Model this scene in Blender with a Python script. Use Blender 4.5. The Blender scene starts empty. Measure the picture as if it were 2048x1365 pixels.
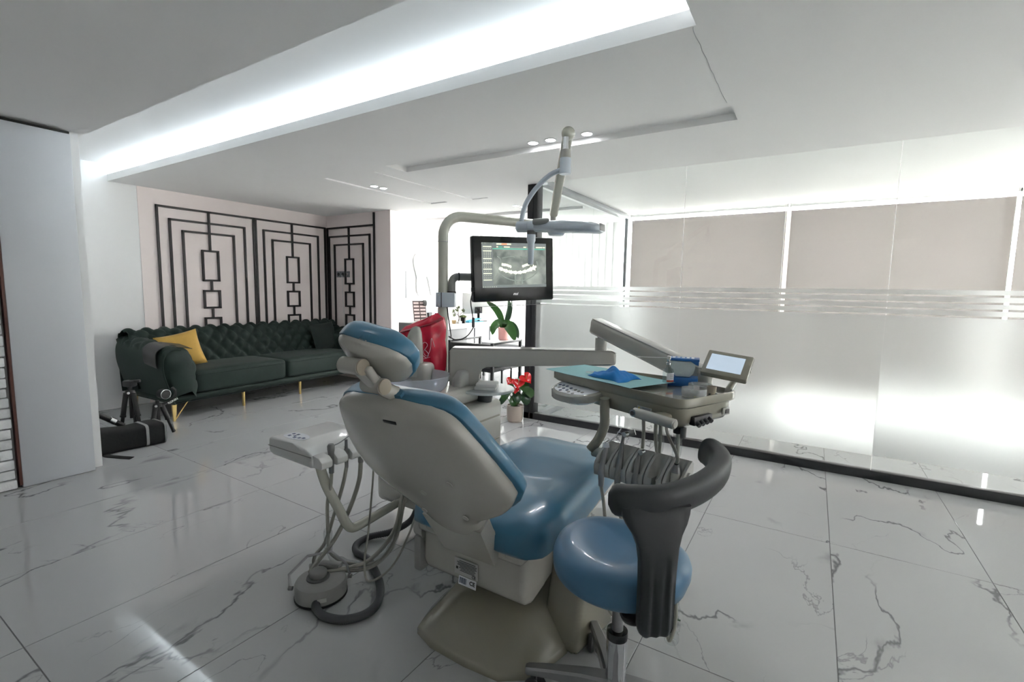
import bpy, bmesh, math, random
from math import sin, cos, pi, radians
from mathutils import Vector, Matrix
random.seed(7)
C = bpy.context.scene.collection
SC = bpy.context.scene

# ---------------------------------------------------------------- camera
cam = bpy.data.objects.new('camera', bpy.data.cameras.new('camera'))
C.objects.link(cam)
cam.data.sensor_width = 36.0
cam.data.lens = 958.42 / 2048 * 36.0
cam.data.clip_start = 0.05
yaw, pitch, roll = radians(-32.024), radians(-6.0171), radians(0.9546)
fw = Vector((sin(yaw) * cos(pitch), cos(yaw) * cos(pitch), sin(pitch)))
rt = Vector((cos(yaw), -sin(yaw), 0.0))
up = rt.cross(fw)
r2 = rt * cos(roll) + up * sin(roll)
u2 = up * cos(roll) - rt * sin(roll)
cam.matrix_world = Matrix(((r2.x, u2.x, -fw.x, 0.0), (r2.y, u2.y, -fw.y, 0.0), (r2.z, u2.z, -fw.z, 1.245), (0, 0, 0, 1)))
SC.camera = cam

# ---------------------------------------------------------------- world, sun, exposure
SC.view_settings.view_transform = 'Standard'
SC.view_settings.look = 'None'
SC.view_settings.gamma = 1.0
SC.view_settings.use_curve_mapping = False
SC.view_settings.exposure = 1.32
wd = bpy.data.worlds.new('sky'); SC.world = wd; wd.use_nodes = True
bg = wd.node_tree.nodes['Background']
bg.inputs[0].default_value = (1.0, 0.985, 0.975, 1); bg.inputs[1].default_value = 10.0
sun = bpy.data.objects.new('sun', bpy.data.lights.new('sun', 'SUN')); C.objects.link(sun)
sun.data.energy = 2.4; sun.data.angle = radians(1.0); sun.data.color = (1.0, 0.90, 0.80)
sun.rotation_euler = Vector((-0.62, 0.05, -0.78)).to_track_quat('-Z', 'Y').to_euler()

# ---------------------------------------------------------------- materials
M = {}
def mat(name, col, rough=0.5, metal=0.0, coat=0.0, spec=0.5, noise=0.0, nscale=40.0, bump=0.0, sheen=0.0, emit=None, estr=0.0, alpha=None):
    m = bpy.data.materials.new(name); m.use_nodes = True
    nt = m.node_tree; p = nt.nodes['Principled BSDF']
    p.inputs['Base Color'].default_value = (*col, 1)
    p.inputs['Roughness'].default_value = rough
    p.inputs['Metallic'].default_value = metal
    p.inputs['Coat Weight'].default_value = coat
    p.inputs['Coat Roughness'].default_value = 0.06
    p.inputs['Specular IOR Level'].default_value = spec
    if sheen:
        p.inputs['Sheen Weight'].default_value = sheen
        p.inputs['Sheen Roughness'].default_value = 0.4
    if emit:
        p.inputs['Emission Color'].default_value = (*emit, 1); p.inputs['Emission Strength'].default_value = estr
    if noise or bump:
        tc = nt.nodes.new('ShaderNodeTexCoord'); nz = nt.nodes.new('ShaderNodeTexNoise')
        nz.inputs['Scale'].default_value = nscale; nz.inputs['Detail'].default_value = 5
        nt.links.new(tc.outputs['Object'], nz.inputs['Vector'])
        if noise:
            mx = nt.nodes.new('ShaderNodeMix'); mx.data_type = 'RGBA'
            mx.inputs['A'].default_value = (*[c * (1 - noise) for c in col], 1)
            mx.inputs['B'].default_value = (*[min(1, c * (1 + noise)) for c in col], 1)
            nt.links.new(nz.outputs['Fac'], mx.inputs['Factor']); nt.links.new(mx.outputs['Result'], p.inputs['Base Color'])
        if bump:
            bp = nt.nodes.new('ShaderNodeBump'); bp.inputs['Strength'].default_value = bump; bp.inputs['Distance'].default_value = 0.01
            nt.links.new(nz.outputs['Fac'], bp.inputs['Height']); nt.links.new(bp.outputs['Normal'], p.inputs['Normal'])
    M[name] = m
    return m

def glassy(name, tint, ior=1.45, extra_diff=0.0, gloss_rough=0.0, diff_col=(0.9, 0.92, 0.93)):
    # thin clear sheet: straight-through light with a Fresnel reflection, optional milky share
    m = bpy.data.materials.new(name); m.use_nodes = True; nt = m.node_tree; nt.nodes.clear()
    out = nt.nodes.new('ShaderNodeOutputMaterial'); tr = nt.nodes.new('ShaderNodeBsdfTransparent'); gl = nt.nodes.new('ShaderNodeBsdfGlossy')
    fr = nt.nodes.new('ShaderNodeFresnel'); mx = nt.nodes.new('ShaderNodeMixShader')
    tr.inputs[0].default_value = (*tint, 1); gl.inputs['Roughness'].default_value = gloss_rough; fr.inputs[0].default_value = ior
    # only the outer face of the sheet mirrors
    ge = nt.nodes.new('ShaderNodeNewGeometry'); iv = nt.nodes.new('ShaderNodeMath'); iv.operation = 'SUBTRACT'; iv.inputs[0].default_value = 1.0
    mu = nt.nodes.new('ShaderNodeMath'); mu.operation = 'MULTIPLY'
    nt.links.new(ge.outputs['Backfacing'], iv.inputs[1]); nt.links.new(fr.outputs[0], mu.inputs[0]); nt.links.new(iv.outputs[0], mu.inputs[1])
    nt.links.new(mu.outputs[0], mx.inputs[0]); nt.links.new(gl.outputs[0], mx.inputs[2])
    src = tr.outputs[0]
    if extra_diff:
        m2 = nt.nodes.new('ShaderNodeMixShader'); m2.inputs[0].default_value = extra_diff
        df = nt.nodes.new('ShaderNodeBsdfDiffuse'); df.inputs[0].default_value = (*diff_col, 1)
        tl = nt.nodes.new('ShaderNodeBsdfTranslucent'); tl.inputs[0].default_value = (*diff_col, 1)
        m3 = nt.nodes.new('ShaderNodeMixShader'); m3.inputs[0].default_value = 0.5
        nt.links.new(df.outputs[0], m3.inputs[1]); nt.links.new(tl.outputs[0], m3.inputs[2])
        nt.links.new(src, m2.inputs[1]); nt.links.new(m3.outputs[0], m2.inputs[2]); src = m2.outputs[0]
    nt.links.new(src, mx.inputs[1]); nt.links.new(mx.outputs[0], out.inputs[0])
    M[name] = m
    return m

def cloth(name, diff, trans, see, refl=0.5):
    # blind fabric: woven diffuse + light passing through + open weave
    m = bpy.data.materials.new(name); m.use_nodes = True; nt = m.node_tree; nt.nodes.clear()
    out = nt.nodes.new('ShaderNodeOutputMaterial')
    df = nt.nodes.new('ShaderNodeBsdfDiffuse'); df.inputs[0].default_value = (*diff, 1)
    tl = nt.nodes.new('ShaderNodeBsdfTranslucent'); tl.inputs[0].default_value = (*trans, 1)
    tp = nt.nodes.new('ShaderNodeBsdfTransparent')
    a = nt.nodes.new('ShaderNodeMixShader'); a.inputs[0].default_value = 1 - refl
    b = nt.nodes.new('ShaderNodeMixShader'); b.inputs[0].default_value = see
    nt.links.new(df.outputs[0], a.inputs[1]); nt.links.new(tl.outputs[0], a.inputs[2])
    nt.links.new(a.outputs[0], b.inputs[1]); nt.links.new(tp.outputs[0], b.inputs[2]); nt.links.new(b.outputs[0], out.inputs[0])
    M[name] = m
    return m

def marble():
    m = bpy.data.materials.new('marble'); m.use_nodes = True; nt = m.node_tree; N = nt.nodes.new; L = nt.links.new
    p = nt.nodes['Principled BSDF']; p.inputs['Roughness'].default_value = 0.045
    tc = N('ShaderNodeTexCoord'); oi = N('ShaderNodeObjectInfo')
    mul = N('ShaderNodeMath'); mul.operation = 'MULTIPLY'; mul.inputs[1].default_value = 61.0; L(oi.outputs['Random'], mul.inputs[0])
    add = N('ShaderNodeVectorMath'); add.operation = 'ADD'; L(tc.outputs['Object'], add.inputs[0]); L(mul.outputs[0], add.inputs[1])
    mp = N('ShaderNodeMapping'); mp.inputs['Rotation'].default_value = (0, 0, radians(28)); mp.inputs['Scale'].default_value = (1.0, 0.62, 1.0); L(add.outputs[0], mp.inputs[0])
    def vein(scale, dist, width, mscale, lo, hi, det=6.0):
        a = N('ShaderNodeTexNoise'); a.inputs['Scale'].default_value = scale; a.inputs['Detail'].default_value = det; a.inputs['Roughness'].default_value = 0.52; a.inputs['Distortion'].default_value = dist
        L(mp.outputs[0], a.inputs['Vector'])
        s = N('ShaderNodeMath'); s.operation = 'SUBTRACT'; s.inputs[1].default_value = 0.5; L(a.outputs['Fac'], s.inputs[0])
        b = N('ShaderNodeMath'); b.operation = 'ABSOLUTE'; L(s.outputs[0], b.inputs[0])
        r = N('ShaderNodeMapRange'); r.interpolation_type = 'SMOOTHSTEP'; r.inputs['From Min'].default_value = 0.0; r.inputs['From Max'].default_value = width
        r.inputs['To Min'].default_value = 1.0; r.inputs['To Max'].default_value = 0.0; L(b.outputs[0], r.inputs['Value'])
        k = N('ShaderNodeTexNoise'); k.inputs['Scale'].default_value = mscale; k.inputs['Detail'].default_value = 2.0; L(mp.outputs[0], k.inputs['Vector'])
        q = N('ShaderNodeMapRange'); q.interpolation_type = 'SMOOTHSTEP'; q.inputs['From Min'].default_value = lo; q.inputs['From Max'].default_value = hi; L(k.outputs['Fac'], q.inputs['Value'])
        o = N('ShaderNodeMath'); o.operation = 'MULTIPLY'; L(r.outputs[0], o.inputs[0]); L(q.outputs[0], o.inputs[1])
        return o.outputs[0]
    v1 = vein(1.25, 0.35, 0.0085, 1.7, 0.43, 0.55)
    v2 = vein(2.3, 0.6, 0.0060, 2.2, 0.50, 0.62)
    v3 = vein(1.25, 0.35, 0.030, 5.0, 0.60, 0.74)
    mx = N('ShaderNodeMath'); mx.operation = 'MAXIMUM'; L(v1, mx.inputs[0])
    h = N('ShaderNodeMath'); h.operation = 'MULTIPLY'; h.inputs[1].default_value = 0.6; L(v2, h.inputs[0]); L(h.outputs[0], mx.inputs[1])
    h3 = N('ShaderNodeMath'); h3.operation = 'MULTIPLY'; h3.inputs[1].default_value = 0.55; L(v3, h3.inputs[0])
    mx2 = N('ShaderNodeMath'); mx2.operation = 'MAXIMUM'; L(mx.outputs[0], mx2.inputs[0]); L(h3.outputs[0], mx2.inputs[1])
    c = N('ShaderNodeMix'); c.data_type = 'RGBA'; c.inputs['A'].default_value = (0.465, 0.475, 0.48, 1); c.inputs['B'].default_value = (0.17, 0.175, 0.182, 1)
    L(mx2.outputs[0], c.inputs['Factor']); L(c.outputs['Result'], p.inputs['Base Color'])
    M['marble'] = m

def xray():
    m = bpy.data.materials.new('xray'); m.use_nodes = True; nt = m.node_tree; nt.nodes.clear(); N = nt.nodes.new; L = nt.links.new
    out = N('ShaderNodeOutputMaterial'); em = N('ShaderNodeEmission'); tc = N('ShaderNodeTexCoord')
    mp = N('ShaderNodeMapping'); mp.inputs['Scale'].default_value = (7, 7, 7); L(tc.outputs['Object'], mp.inputs[0])
    nz = N('ShaderNodeTexNoise'); nz.inputs['Scale'].default_value = 1.6; nz.inputs['Detail'].default_value = 3; nz.inputs['Distortion'].default_value = 0.6; L(mp.outputs[0], nz.inputs['Vector'])
    cr = N('ShaderNodeValToRGB'); cr.color_ramp.elements[0].position = 0.35; cr.color_ramp.elements[0].color = (0.045, 0.055, 0.05, 1)
    cr.color_ramp.elements[1].position = 0.72; cr.color_ramp.elements[1].color = (0.17, 0.19, 0.165, 1)
    L(nz.outputs['Fac'], cr.inputs[0]); L(cr.outputs[0], em.inputs[0]); em.inputs[1].default_value = 1.0
    gl = N('ShaderNodeBsdfGlossy'); gl.inputs['Roughness'].default_value = 0.15; gl.inputs[0].default_value = (0.04, 0.04, 0.04, 1)
    ad = N('ShaderNodeAddShader'); L(em.outputs[0], ad.inputs[0]); L(gl.outputs[0], ad.inputs[1]); L(ad.outputs[0], out.inputs[0])
    M['xray'] = m

marble(); xray()
mat('grout', (0.16, 0.16, 0.16), 0.8, noise=0.1)
mat('white_wall', (0.85, 0.855, 0.86), 0.6, noise=0.015, nscale=6)
mat('pink_wall', (0.89, 0.80, 0.785), 0.65, noise=0.015, nscale=6)
mat('ceiling_paint', (0.90, 0.90, 0.895), 0.75, noise=0.01, nscale=5)
mat('door_white', (0.62, 0.64, 0.68), 0.35, noise=0.01, nscale=4)
mat('brick_white', (0.76, 0.77, 0.78), 0.7, noise=0.10, nscale=25, bump=0.9)
mat('mortar', (0.42, 0.42, 0.43), 0.9, noise=0.15)
mat('brown_edge', (0.10, 0.035, 0.025), 0.5, noise=0.2)
mat('charcoal_metal', (0.022, 0.023, 0.026), 0.35, metal=0.0, noise=0.1)
mat('bar_metal', (0.020, 0.018, 0.018), 0.45, noise=0.1)
mat('grey_beam', (0.22, 0.23, 0.24), 0.4, noise=0.05)
mat('blind_white', (0.88, 0.88, 0.87), 0.6, noise=0.02)
cloth('roller_fabric', (0.33, 0.303, 0.292), (0.039, 0.034, 0.032), 0.004, 0.45)
cloth('sheer', (0.80, 0.80, 0.80), (0.50, 0.50, 0.50), 0.05, 0.5)
cloth('joint_tape', (0.9, 0.9, 0.9), (0.95, 0.95, 0.95), 0.25, 0.35)
cloth('slat_fabric', (0.86, 0.86, 0.86), (0.20, 0.20, 0.20), 0.012, 0.45)
glassy('clear_glass', (0.97, 0.985, 0.98), 1.45)
glassy('thin_plastic', (0.93, 0.95, 0.95), 1.3, 0.10, 0.12)
glassy('bottle_glass', (0.86, 0.90, 0.90), 1.45, 0.06, 0.02)
glassy('dish_glass', (0.95, 0.96, 0.96), 1.6, 0.22, 0.01)
glassy('milky_glass', (0.80, 0.84, 0.84), 1.45, 0.62, 0.03, (0.80, 0.84, 0.84))
glassy('bowl_glass', (0.86, 0.87, 0.90), 1.45, 0.42, 0.03, (0.72, 0.74, 0.80))
m = bpy.data.materials.new('frost'); m.use_nodes = True; nt = m.node_tree; nt.nodes.clear()
_o = nt.nodes.new('ShaderNodeOutputMaterial'); _r = nt.nodes.new('ShaderNodeBsdfRefraction'); _d = nt.nodes.new('ShaderNodeBsdfDiffuse'); _t = nt.nodes.new('ShaderNodeBsdfTranslucent')
_r.inputs['Roughness'].default_value = 0.72; _r.inputs['IOR'].default_value = 1.22; _r.inputs[0].default_value = (0.80, 0.81, 0.81, 1)
_d.inputs[0].default_value = (0.58, 0.585, 0.585, 1); _t.inputs[0].default_value = (0.60, 0.60, 0.60, 1)
_a = nt.nodes.new('ShaderNodeMixShader'); _a.inputs[0].default_value = 0.45; _b = nt.nodes.new('ShaderNodeMixShader'); _b.inputs[0].default_value = 0.58
nt.links.new(_d.outputs[0], _a.inputs[1]); nt.links.new(_t.outputs[0], _a.inputs[2]); nt.links.new(_r.outputs[0], _b.inputs[1]); nt.links.new(_a.outputs[0], _b.inputs[2]); nt.links.new(_b.outputs[0], _o.inputs[0])
M['frost'] = m
mat('velvet_green', (0.0048, 0.0185, 0.0138), 0.7, sheen=0.06, noise=0.25, nscale=18, bump=0.10)
mat('velvet_dark', (0.006, 0.013, 0.011), 0.8, sheen=0.15, noise=0.2, nscale=18)
mat('velvet_yellow', (0.62, 0.38, 0.085), 0.8, sheen=0.2, noise=0.08, nscale=30)
mat('brass', (0.70, 0.50, 0.20), 0.25, metal=1.0)
mat('blue_vinyl', (0.050, 0.172, 0.285), 0.33, coat=0.15, noise=0.03, nscale=12)
mat('stool_vinyl', (0.072, 0.182, 0.315), 0.36, coat=0.1, noise=0.03, nscale=12)
mat('cream_plastic', (0.455, 0.445, 0.405), 0.22, coat=0.5, noise=0.015, nscale=8)
mat('beige_plastic', (0.295, 0.282, 0.226), 0.2, coat=0.8, noise=0.015, nscale=8)
mat('grey_plastic', (0.42, 0.42, 0.40), 0.28, coat=0.3, noise=0.015, nscale=8)
mat('console_plastic', (0.66, 0.66, 0.65), 0.28, coat=0.3, noise=0.015, nscale=8)
mat('tan_cap', (0.40, 0.35, 0.275), 0.4, noise=0.02)
mat('cool_white_plastic', (0.60, 0.66, 0.73), 0.3, coat=0.4, noise=0.015, nscale=8)
mat('pole_cream', (0.54, 0.54, 0.465), 0.25, coat=0.5, noise=0.02, nscale=8)
mat('grey_hose', (0.33, 0.325, 0.285), 0.4, noise=0.05)
mat('dark_hose', (0.075, 0.078, 0.085), 0.5, noise=0.1)
mat('silver', (0.62, 0.63, 0.64), 0.25, metal=1.0)
mat('chrome', (0.80, 0.81, 0.84), 0.08, metal=1.0)
mat('aluminium', (0.33, 0.33, 0.34), 0.3, metal=0.8)
mat('instrument_grey', (0.22, 0.225, 0.23), 0.3, metal=0.5)
mat('charcoal_foam', (0.027, 0.030, 0.034), 0.48, noise=0.06, nscale=60, bump=0.03)
mat('black_plastic', (0.012, 0.012, 0.013), 0.4, noise=0.1)
mat('black_gloss', (0.010, 0.010, 0.011), 0.12, noise=0.05)
mat('black_fabric', (0.007, 0.007, 0.0075), 0.85, noise=0.3, nscale=60, bump=0.2)
mat('grey_tape', (0.30, 0.30, 0.30), 0.5, noise=0.1)
mat('leather_black', (0.016, 0.016, 0.017), 0.4, noise=0.1, nscale=80, bump=0.05)
mat('foot_grey', (0.26, 0.26, 0.255), 0.4, noise=0.04)
mat('foot_dark', (0.10, 0.10, 0.10), 0.45, noise=0.05)
mat('red_plastic', (0.74, 0.014, 0.055), 0.28, coat=0.3, noise=0.15, nscale=9)
mat('red_shaded', (0.34, 0.005, 0.020), 0.3, coat=0.3, noise=0.1, nscale=9)  # darker copy of the bag red, for the painted shade of its fold
mat('print_white', (0.80, 0.62, 0.74), 0.5, noise=0.05)
mat('print_black', (0.015, 0.012, 0.012), 0.5, noise=0.05)
mat('print_navy', (0.06, 0.085, 0.17), 0.5, noise=0.05)
mat('label_white', (0.72, 0.74, 0.78), 0.45, noise=0.02)
mat('label_grey', (0.45, 0.45, 0.44), 0.45, noise=0.03)
mat('paper_white', (0.82, 0.82, 0.80), 0.7, noise=0.02)
mat('bib_teal', (0.30, 0.56, 0.58), 0.85, noise=0.06, nscale=90, bump=0.1)
mat('mask_blue', (0.015, 0.22, 0.62), 0.75, noise=0.12, nscale=30)
mat('box_blue', (0.012, 0.13, 0.42), 0.4, noise=0.03)
mat('cotton', (0.74, 0.80, 0.82), 0.9, noise=0.06, bump=0.3)
mat('orange_red', (0.62, 0.10, 0.05), 0.5, noise=0.03)
mat('warn_yellow', (0.72, 0.55, 0.06), 0.5, noise=0.03)
mat('lcd_pale', (0.34, 0.42, 0.50), 0.2, emit=(0.55, 0.66, 0.78), estr=0.28, noise=0.02)
mat('screen_bar', (0.10, 0.11, 0.10), 0.4, emit=(0.42, 0.45, 0.32), estr=1.0, noise=0.02)
mat('screen_tooth', (0.10, 0.11, 0.10), 0.4, emit=(0.58, 0.62, 0.44), estr=1.0, noise=0.02)
mat('screen_green', (0.02, 0.08, 0.06), 0.4, emit=(0.05, 0.22, 0.16), estr=1.0, noise=0.02)
mat('screen_orange', (0.3, 0.06, 0.03), 0.4, emit=(0.80, 0.19, 0.09), estr=1.0, noise=0.02)
mat('screen_panel', (0.05, 0.055, 0.055), 0.4, emit=(0.075, 0.085, 0.083), estr=1.0, noise=0.02)
mat('screen_shade', (0.05, 0.055, 0.055), 0.4, emit=(0.10, 0.118, 0.102), estr=1.0, noise=0.02)
mat('pot_taupe', (0.47, 0.40, 0.345), 0.35, noise=0.03)
mat('pot_pink', (0.72, 0.36, 0.33), 0.45, noise=0.03)
mat('soil', (0.03, 0.022, 0.016), 0.9, noise=0.4, nscale=90, bump=0.6)
mat('leaf_green', (0.028, 0.10, 0.018), 0.3, noise=0.25, nscale=14)
mat('leaf_dark', (0.018, 0.055, 0.022), 0.35, noise=0.25, nscale=14)
mat('leaf_olive', (0.11, 0.14, 0.045), 0.5, noise=0.3, nscale=20)
mat('stem_green', (0.10, 0.22, 0.05), 0.5, noise=0.1)
mat('flower_red', (0.66, 0.018, 0.020), 0.25, noise=0.12, nscale=20)
mat('flower_purple', (0.42, 0.10, 0.46), 0.5, noise=0.15, nscale=40)
mat('spadix', (0.70, 0.36, 0.10), 0.6, noise=0.1)
mat('wood_light', (0.55, 0.38, 0.20), 0.5, noise=0.2, nscale=15)
mat('wood_dark', (0.06, 0.04, 0.03), 0.7, noise=0.3)
mat('desk_white', (0.62, 0.63, 0.65), 0.3, noise=0.02)
mat('desk_grey', (0.12, 0.123, 0.13), 0.4, noise=0.03)
mat('teal_tray', (0.05, 0.36, 0.50), 0.4, noise=0.03)
mat('poster_dark', (0.05, 0.022, 0.022), 0.5, noise=0.2)
mat('poster_tooth', (0.62, 0.50, 0.48), 0.5, noise=0.1, nscale=120)
mat('box_navy', (0.02, 0.06, 0.22), 0.4, noise=0.05)
mat('downlight', (1, 1, 1), 0.5, emit=(0.96, 0.97, 1.0), estr=10.0, noise=0.01)
mat('led', (1, 1, 1), 0.5, emit=(0.86, 0.94, 1.0), estr=4.0, noise=0.01)
mat('outside_paving', (0.72, 0.70, 0.66), 0.9, noise=0.1)

# ---------------------------------------------------------------- mesh helpers
def smooth_path(pts, n=8):
    P = [Vector(p) for p in pts]
    if len(P) < 3: return P
    out = []
    for i in range(len(P) - 1):
        a = P[i - 1] if i else P[0] * 2 - P[1]; b, c = P[i], P[i + 1]; d = P[i + 2] if i + 2 < len(P) else P[-1] * 2 - P[-2]
        for k in range(n):
            t = k / n
            out.append(0.5 * ((2 * b) + (c - a) * t + (2 * a - 5 * b + 4 * c - d) * t * t + (3 * b - a - 3 * c + d) * t ** 3))
    out.append(P[-1])
    return out

def frame_of(d):
    d = d.normalized(); a = Vector((0, 0, 1)) if abs(d.z) < 0.9 else Vector((1, 0, 0))
    x = a.cross(d).normalized(); return x, d.cross(x)

class B:
    def __init__(self): self.bm = bmesh.new()
    def box(self, c, s, rot=None, bevel=0.0, seg=2):
        c = Vector(c); mtx = Matrix.Translation(c) @ ((rot.to_4x4()) if rot is not None else Matrix.Identity(4)) @ Matrix.Diagonal((*s, 1))
        r = bmesh.ops.create_cube(self.bm, size=1.0, matrix=mtx); vs = r['verts']
        if bevel > 0:
            es = list({e for v in vs for e in v.link_edges})
            bmesh.ops.bevel(self.bm, geom=es, offset=bevel, segments=seg, affect='EDGES', profile=0.5)
        return self
    def bx(self, x0, x1, y0, y1, z0, z1, bevel=0.0, seg=2):
        return self.box(((x0 + x1) / 2, (y0 + y1) / 2, (z0 + z1) / 2), (abs(x1 - x0), abs(y1 - y0), abs(z1 - z0)), None, bevel, seg)
    def rings(self, rings, cap0=True, cap1=True, closed=True):
        bm = self.bm; R = [[bm.verts.new(p) for p in r] for r in rings]; n = len(R[0])
        for a, b in zip(R, R[1:]):
            for i in range(n if closed else n - 1):
                j = (i + 1) % n
                bm.faces.new((a[i], a[j], b[j], b[i]))
        if closed and cap0: bm.faces.new(list(reversed(R[0])))
        if closed and cap1: bm.faces.new(R[-1])
        return self
    def cyl(self, p0, p1, r0, r1=None, n=20, cap=True):
        p0, p1 = Vector(p0), Vector(p1); r1 = r0 if r1 is None else r1; x, y = frame_of(p1 - p0)
        return self.rings([[p + x * (r * cos(2 * pi * i / n)) + y * (r * sin(2 * pi * i / n)) for i in range(n)] for p, r in ((p0, r0), (p1, r1))], cap, cap)
    def tube(self, pts, r, n=10, sub=8, cap=True, flat=1.0):
        P = smooth_path(pts, sub) if sub else [Vector(p) for p in pts]; rings = []; x = y = None
        for i, p in enumerate(P):
            d = (P[min(i + 1, len(P) - 1)] - P[max(i - 1, 0)])
            if d.length < 1e-9: d = Vector((0, 0, 1))
            d.normalize()
            if x is None: x, y = frame_of(d)
            else:
                x = (x - d * x.dot(d)); x = x.normalized() if x.length > 1e-6 else frame_of(d)[0]; y = d.cross(x)
            k = i / max(1, len(P) - 1)
            rr = r(k) if callable(r) else r
            rings.append([p + x * (rr * cos(2 * pi * j / n)) + y * (rr * flat * sin(2 * pi * j / n)) for j in range(n)])
        return self.rings(rings, cap, cap)
    def lathe(self, prof, o=(0, 0, 0), axis=(0, 0, 1), n=28, cap=True):
        o = Vector(o); ax = Vector(axis).normalized(); x, y = frame_of(ax)
        return self.rings([[o + ax * h + x * (r * cos(2 * pi * i / n)) + y * (r * sin(2 * pi * i / n)) for i in range(n)] for r, h in prof], cap, cap)
    def prism(self, poly, o, ux, uy, depth, bevel=0.0, seg=2):
        # polygon in the plane (ux, uy) at o, extruded along ux x uy
        o, ux, uy = Vector(o), Vector(ux).normalized(), Vector(uy).normalized(); w = ux.cross(uy)
        a = [self.bm.verts.new(o + ux * p[0] + uy * p[1]) for p in poly]; b = [self.bm.verts.new(v.co + w * depth) for v in a]; n = len(a)
        fs = [self.bm.faces.new(list(reversed(a))), self.bm.faces.new(b)]
        for i in range(n): fs.append(self.bm.faces.new((a[i], a[(i + 1) % n], b[(i + 1) % n], b[i])))
        if bevel > 0:
            es = list({e for f in fs for e in f.edges})
            bmesh.ops.bevel(self.bm, geom=es, offset=bevel, segments=seg, affect='EDGES', profile=0.5)
        return self
    def ball(self, c, s, u=20, v=12, rot=None):
        s = (s, s, s) if isinstance(s, (int, float)) else s
        mtx = Matrix.Translation(Vector(c)) @ (rot.to_4x4() if rot is not None else Matrix.Identity(4)) @ Matrix.Diagonal((*s, 1))
        bmesh.ops.create_uvsphere(self.bm, u_segments=u, v_segments=v, radius=1.0, matrix=mtx); return self
    def grid(self, f, nu, nv, thick=0.0):
        # f(u, v) -> point
        bm = self.bm; V = [[bm.verts.new(f(i / nu, j / nv)) for j in range(nv + 1)] for i in range(nu + 1)]
        fs = []
        for i in range(nu):
            for j in range(nv):
                fs.append(bm.faces.new((V[i][j], V[i + 1][j], V[i + 1][j + 1], V[i][j + 1])))
        if thick:
            bm.normal_update()
            bmesh.ops.solidify(bm, geom=fs, thickness=thick)
        return self
    def poly(self, pts):
        self.bm.faces.new([self.bm.verts.new(p) for p in pts]); return self
    def xf(self, mtx):
        bmesh.ops.transform(self.bm, matrix=mtx, verts=self.bm.verts[:]); return self
    def obj(self, name, m, parent=None, origin=None, smooth=True, ang=35, fix=True):
        off = Vector((0, 0, 0))
        if parent is not None:
            q = parent
            while q is not None: off += q.location; q = q.parent
        if origin is not None: off = Vector(origin)
        bm = self.bm
        if fix: bmesh.ops.recalc_face_normals(bm, faces=bm.faces[:])
        if off.length: bmesh.ops.translate(bm, verts=bm.verts[:], vec=-off)
        me = bpy.data.meshes.new(name); bm.to_mesh(me); bm.free()
        if smooth:
            me.polygons.foreach_set('use_smooth', [True] * len(me.polygons)); me.set_sharp_from_angle(angle=radians(ang))
        me.materials.append(M[m] if isinstance(m, str) else m)
        o = bpy.data.objects.new(name, me); C.objects.link(o)
        if parent is not None: o.parent = parent
        elif origin is not None: o.location = Vector(origin)
        return o

def thing(name, label, cat, loc, group=None):
    o = bpy.data.objects.new(name, None); C.objects.link(o); o.location = Vector(loc); o.empty_display_size = 0.05
    o['label'] = label; o['category'] = cat
    if group: o['group'] = group
    return o
def tag(o, label, cat, group=None):
    o['label'] = label; o['category'] = cat
    if group: o['group'] = group
    return o
def struct(o):
    o['kind'] = 'structure'; return o
def dup(o, parent=None, delta=None, label=None):
    c = o.copy(); C.objects.link(c)
    if parent is not None: c.parent = parent
    if delta is not None: c.location = o.location + Vector(delta)
    if label: c['label'] = label
    for ch in list(o.children): dup(ch, c)
    return c
def text(name, body, size, o, ux, uy, m, parent, bold=0.0, shear=0.0):
    cu = bpy.data.curves.new(name, 'FONT'); cu.body = body; cu.size = size; cu.extrude = 0.0004; cu.offset = bold; cu.shear = shear
    cu.align_x = 'CENTER'; cu.align_y = 'CENTER'; cu.resolution_u = 3
    cu.materials.append(M[m]); ob = bpy.data.objects.new(name, cu); C.objects.link(ob)
    ux, uy = Vector(ux).normalized(), Vector(uy).normalized(); w = ux.cross(uy); off = Vector((0, 0, 0)); q = parent
    while q is not None: off += q.location; q = q.parent
    p = Vector(o) - off
    ob.matrix_world = Matrix(((ux.x, uy.x, w.x, p.x), (ux.y, uy.y, w.y, p.y), (ux.z, uy.z, w.z, p.z), (0, 0, 0, 1)))
    mt = ob.matrix_world.copy()
    bpy.context.view_layer.update()
    me = bpy.data.meshes.new_from_object(ob.evaluated_get(bpy.context.evaluated_depsgraph_get())); bpy.data.objects.remove(ob)
    me.transform(mt); ob = bpy.data.objects.new(name, me); C.objects.link(ob); ob.parent = parent
    if not me.materials: me.materials.append(M[m])
    return ob
def rot_axes(x, y, z):
    x, y, z = Vector(x).normalized(), Vector(y).normalized(), Vector(z).normalized()
    return Matrix(((x.x, y.x, z.x), (x.y, y.y, z.y), (x.z, y.z, z.z)))
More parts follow.
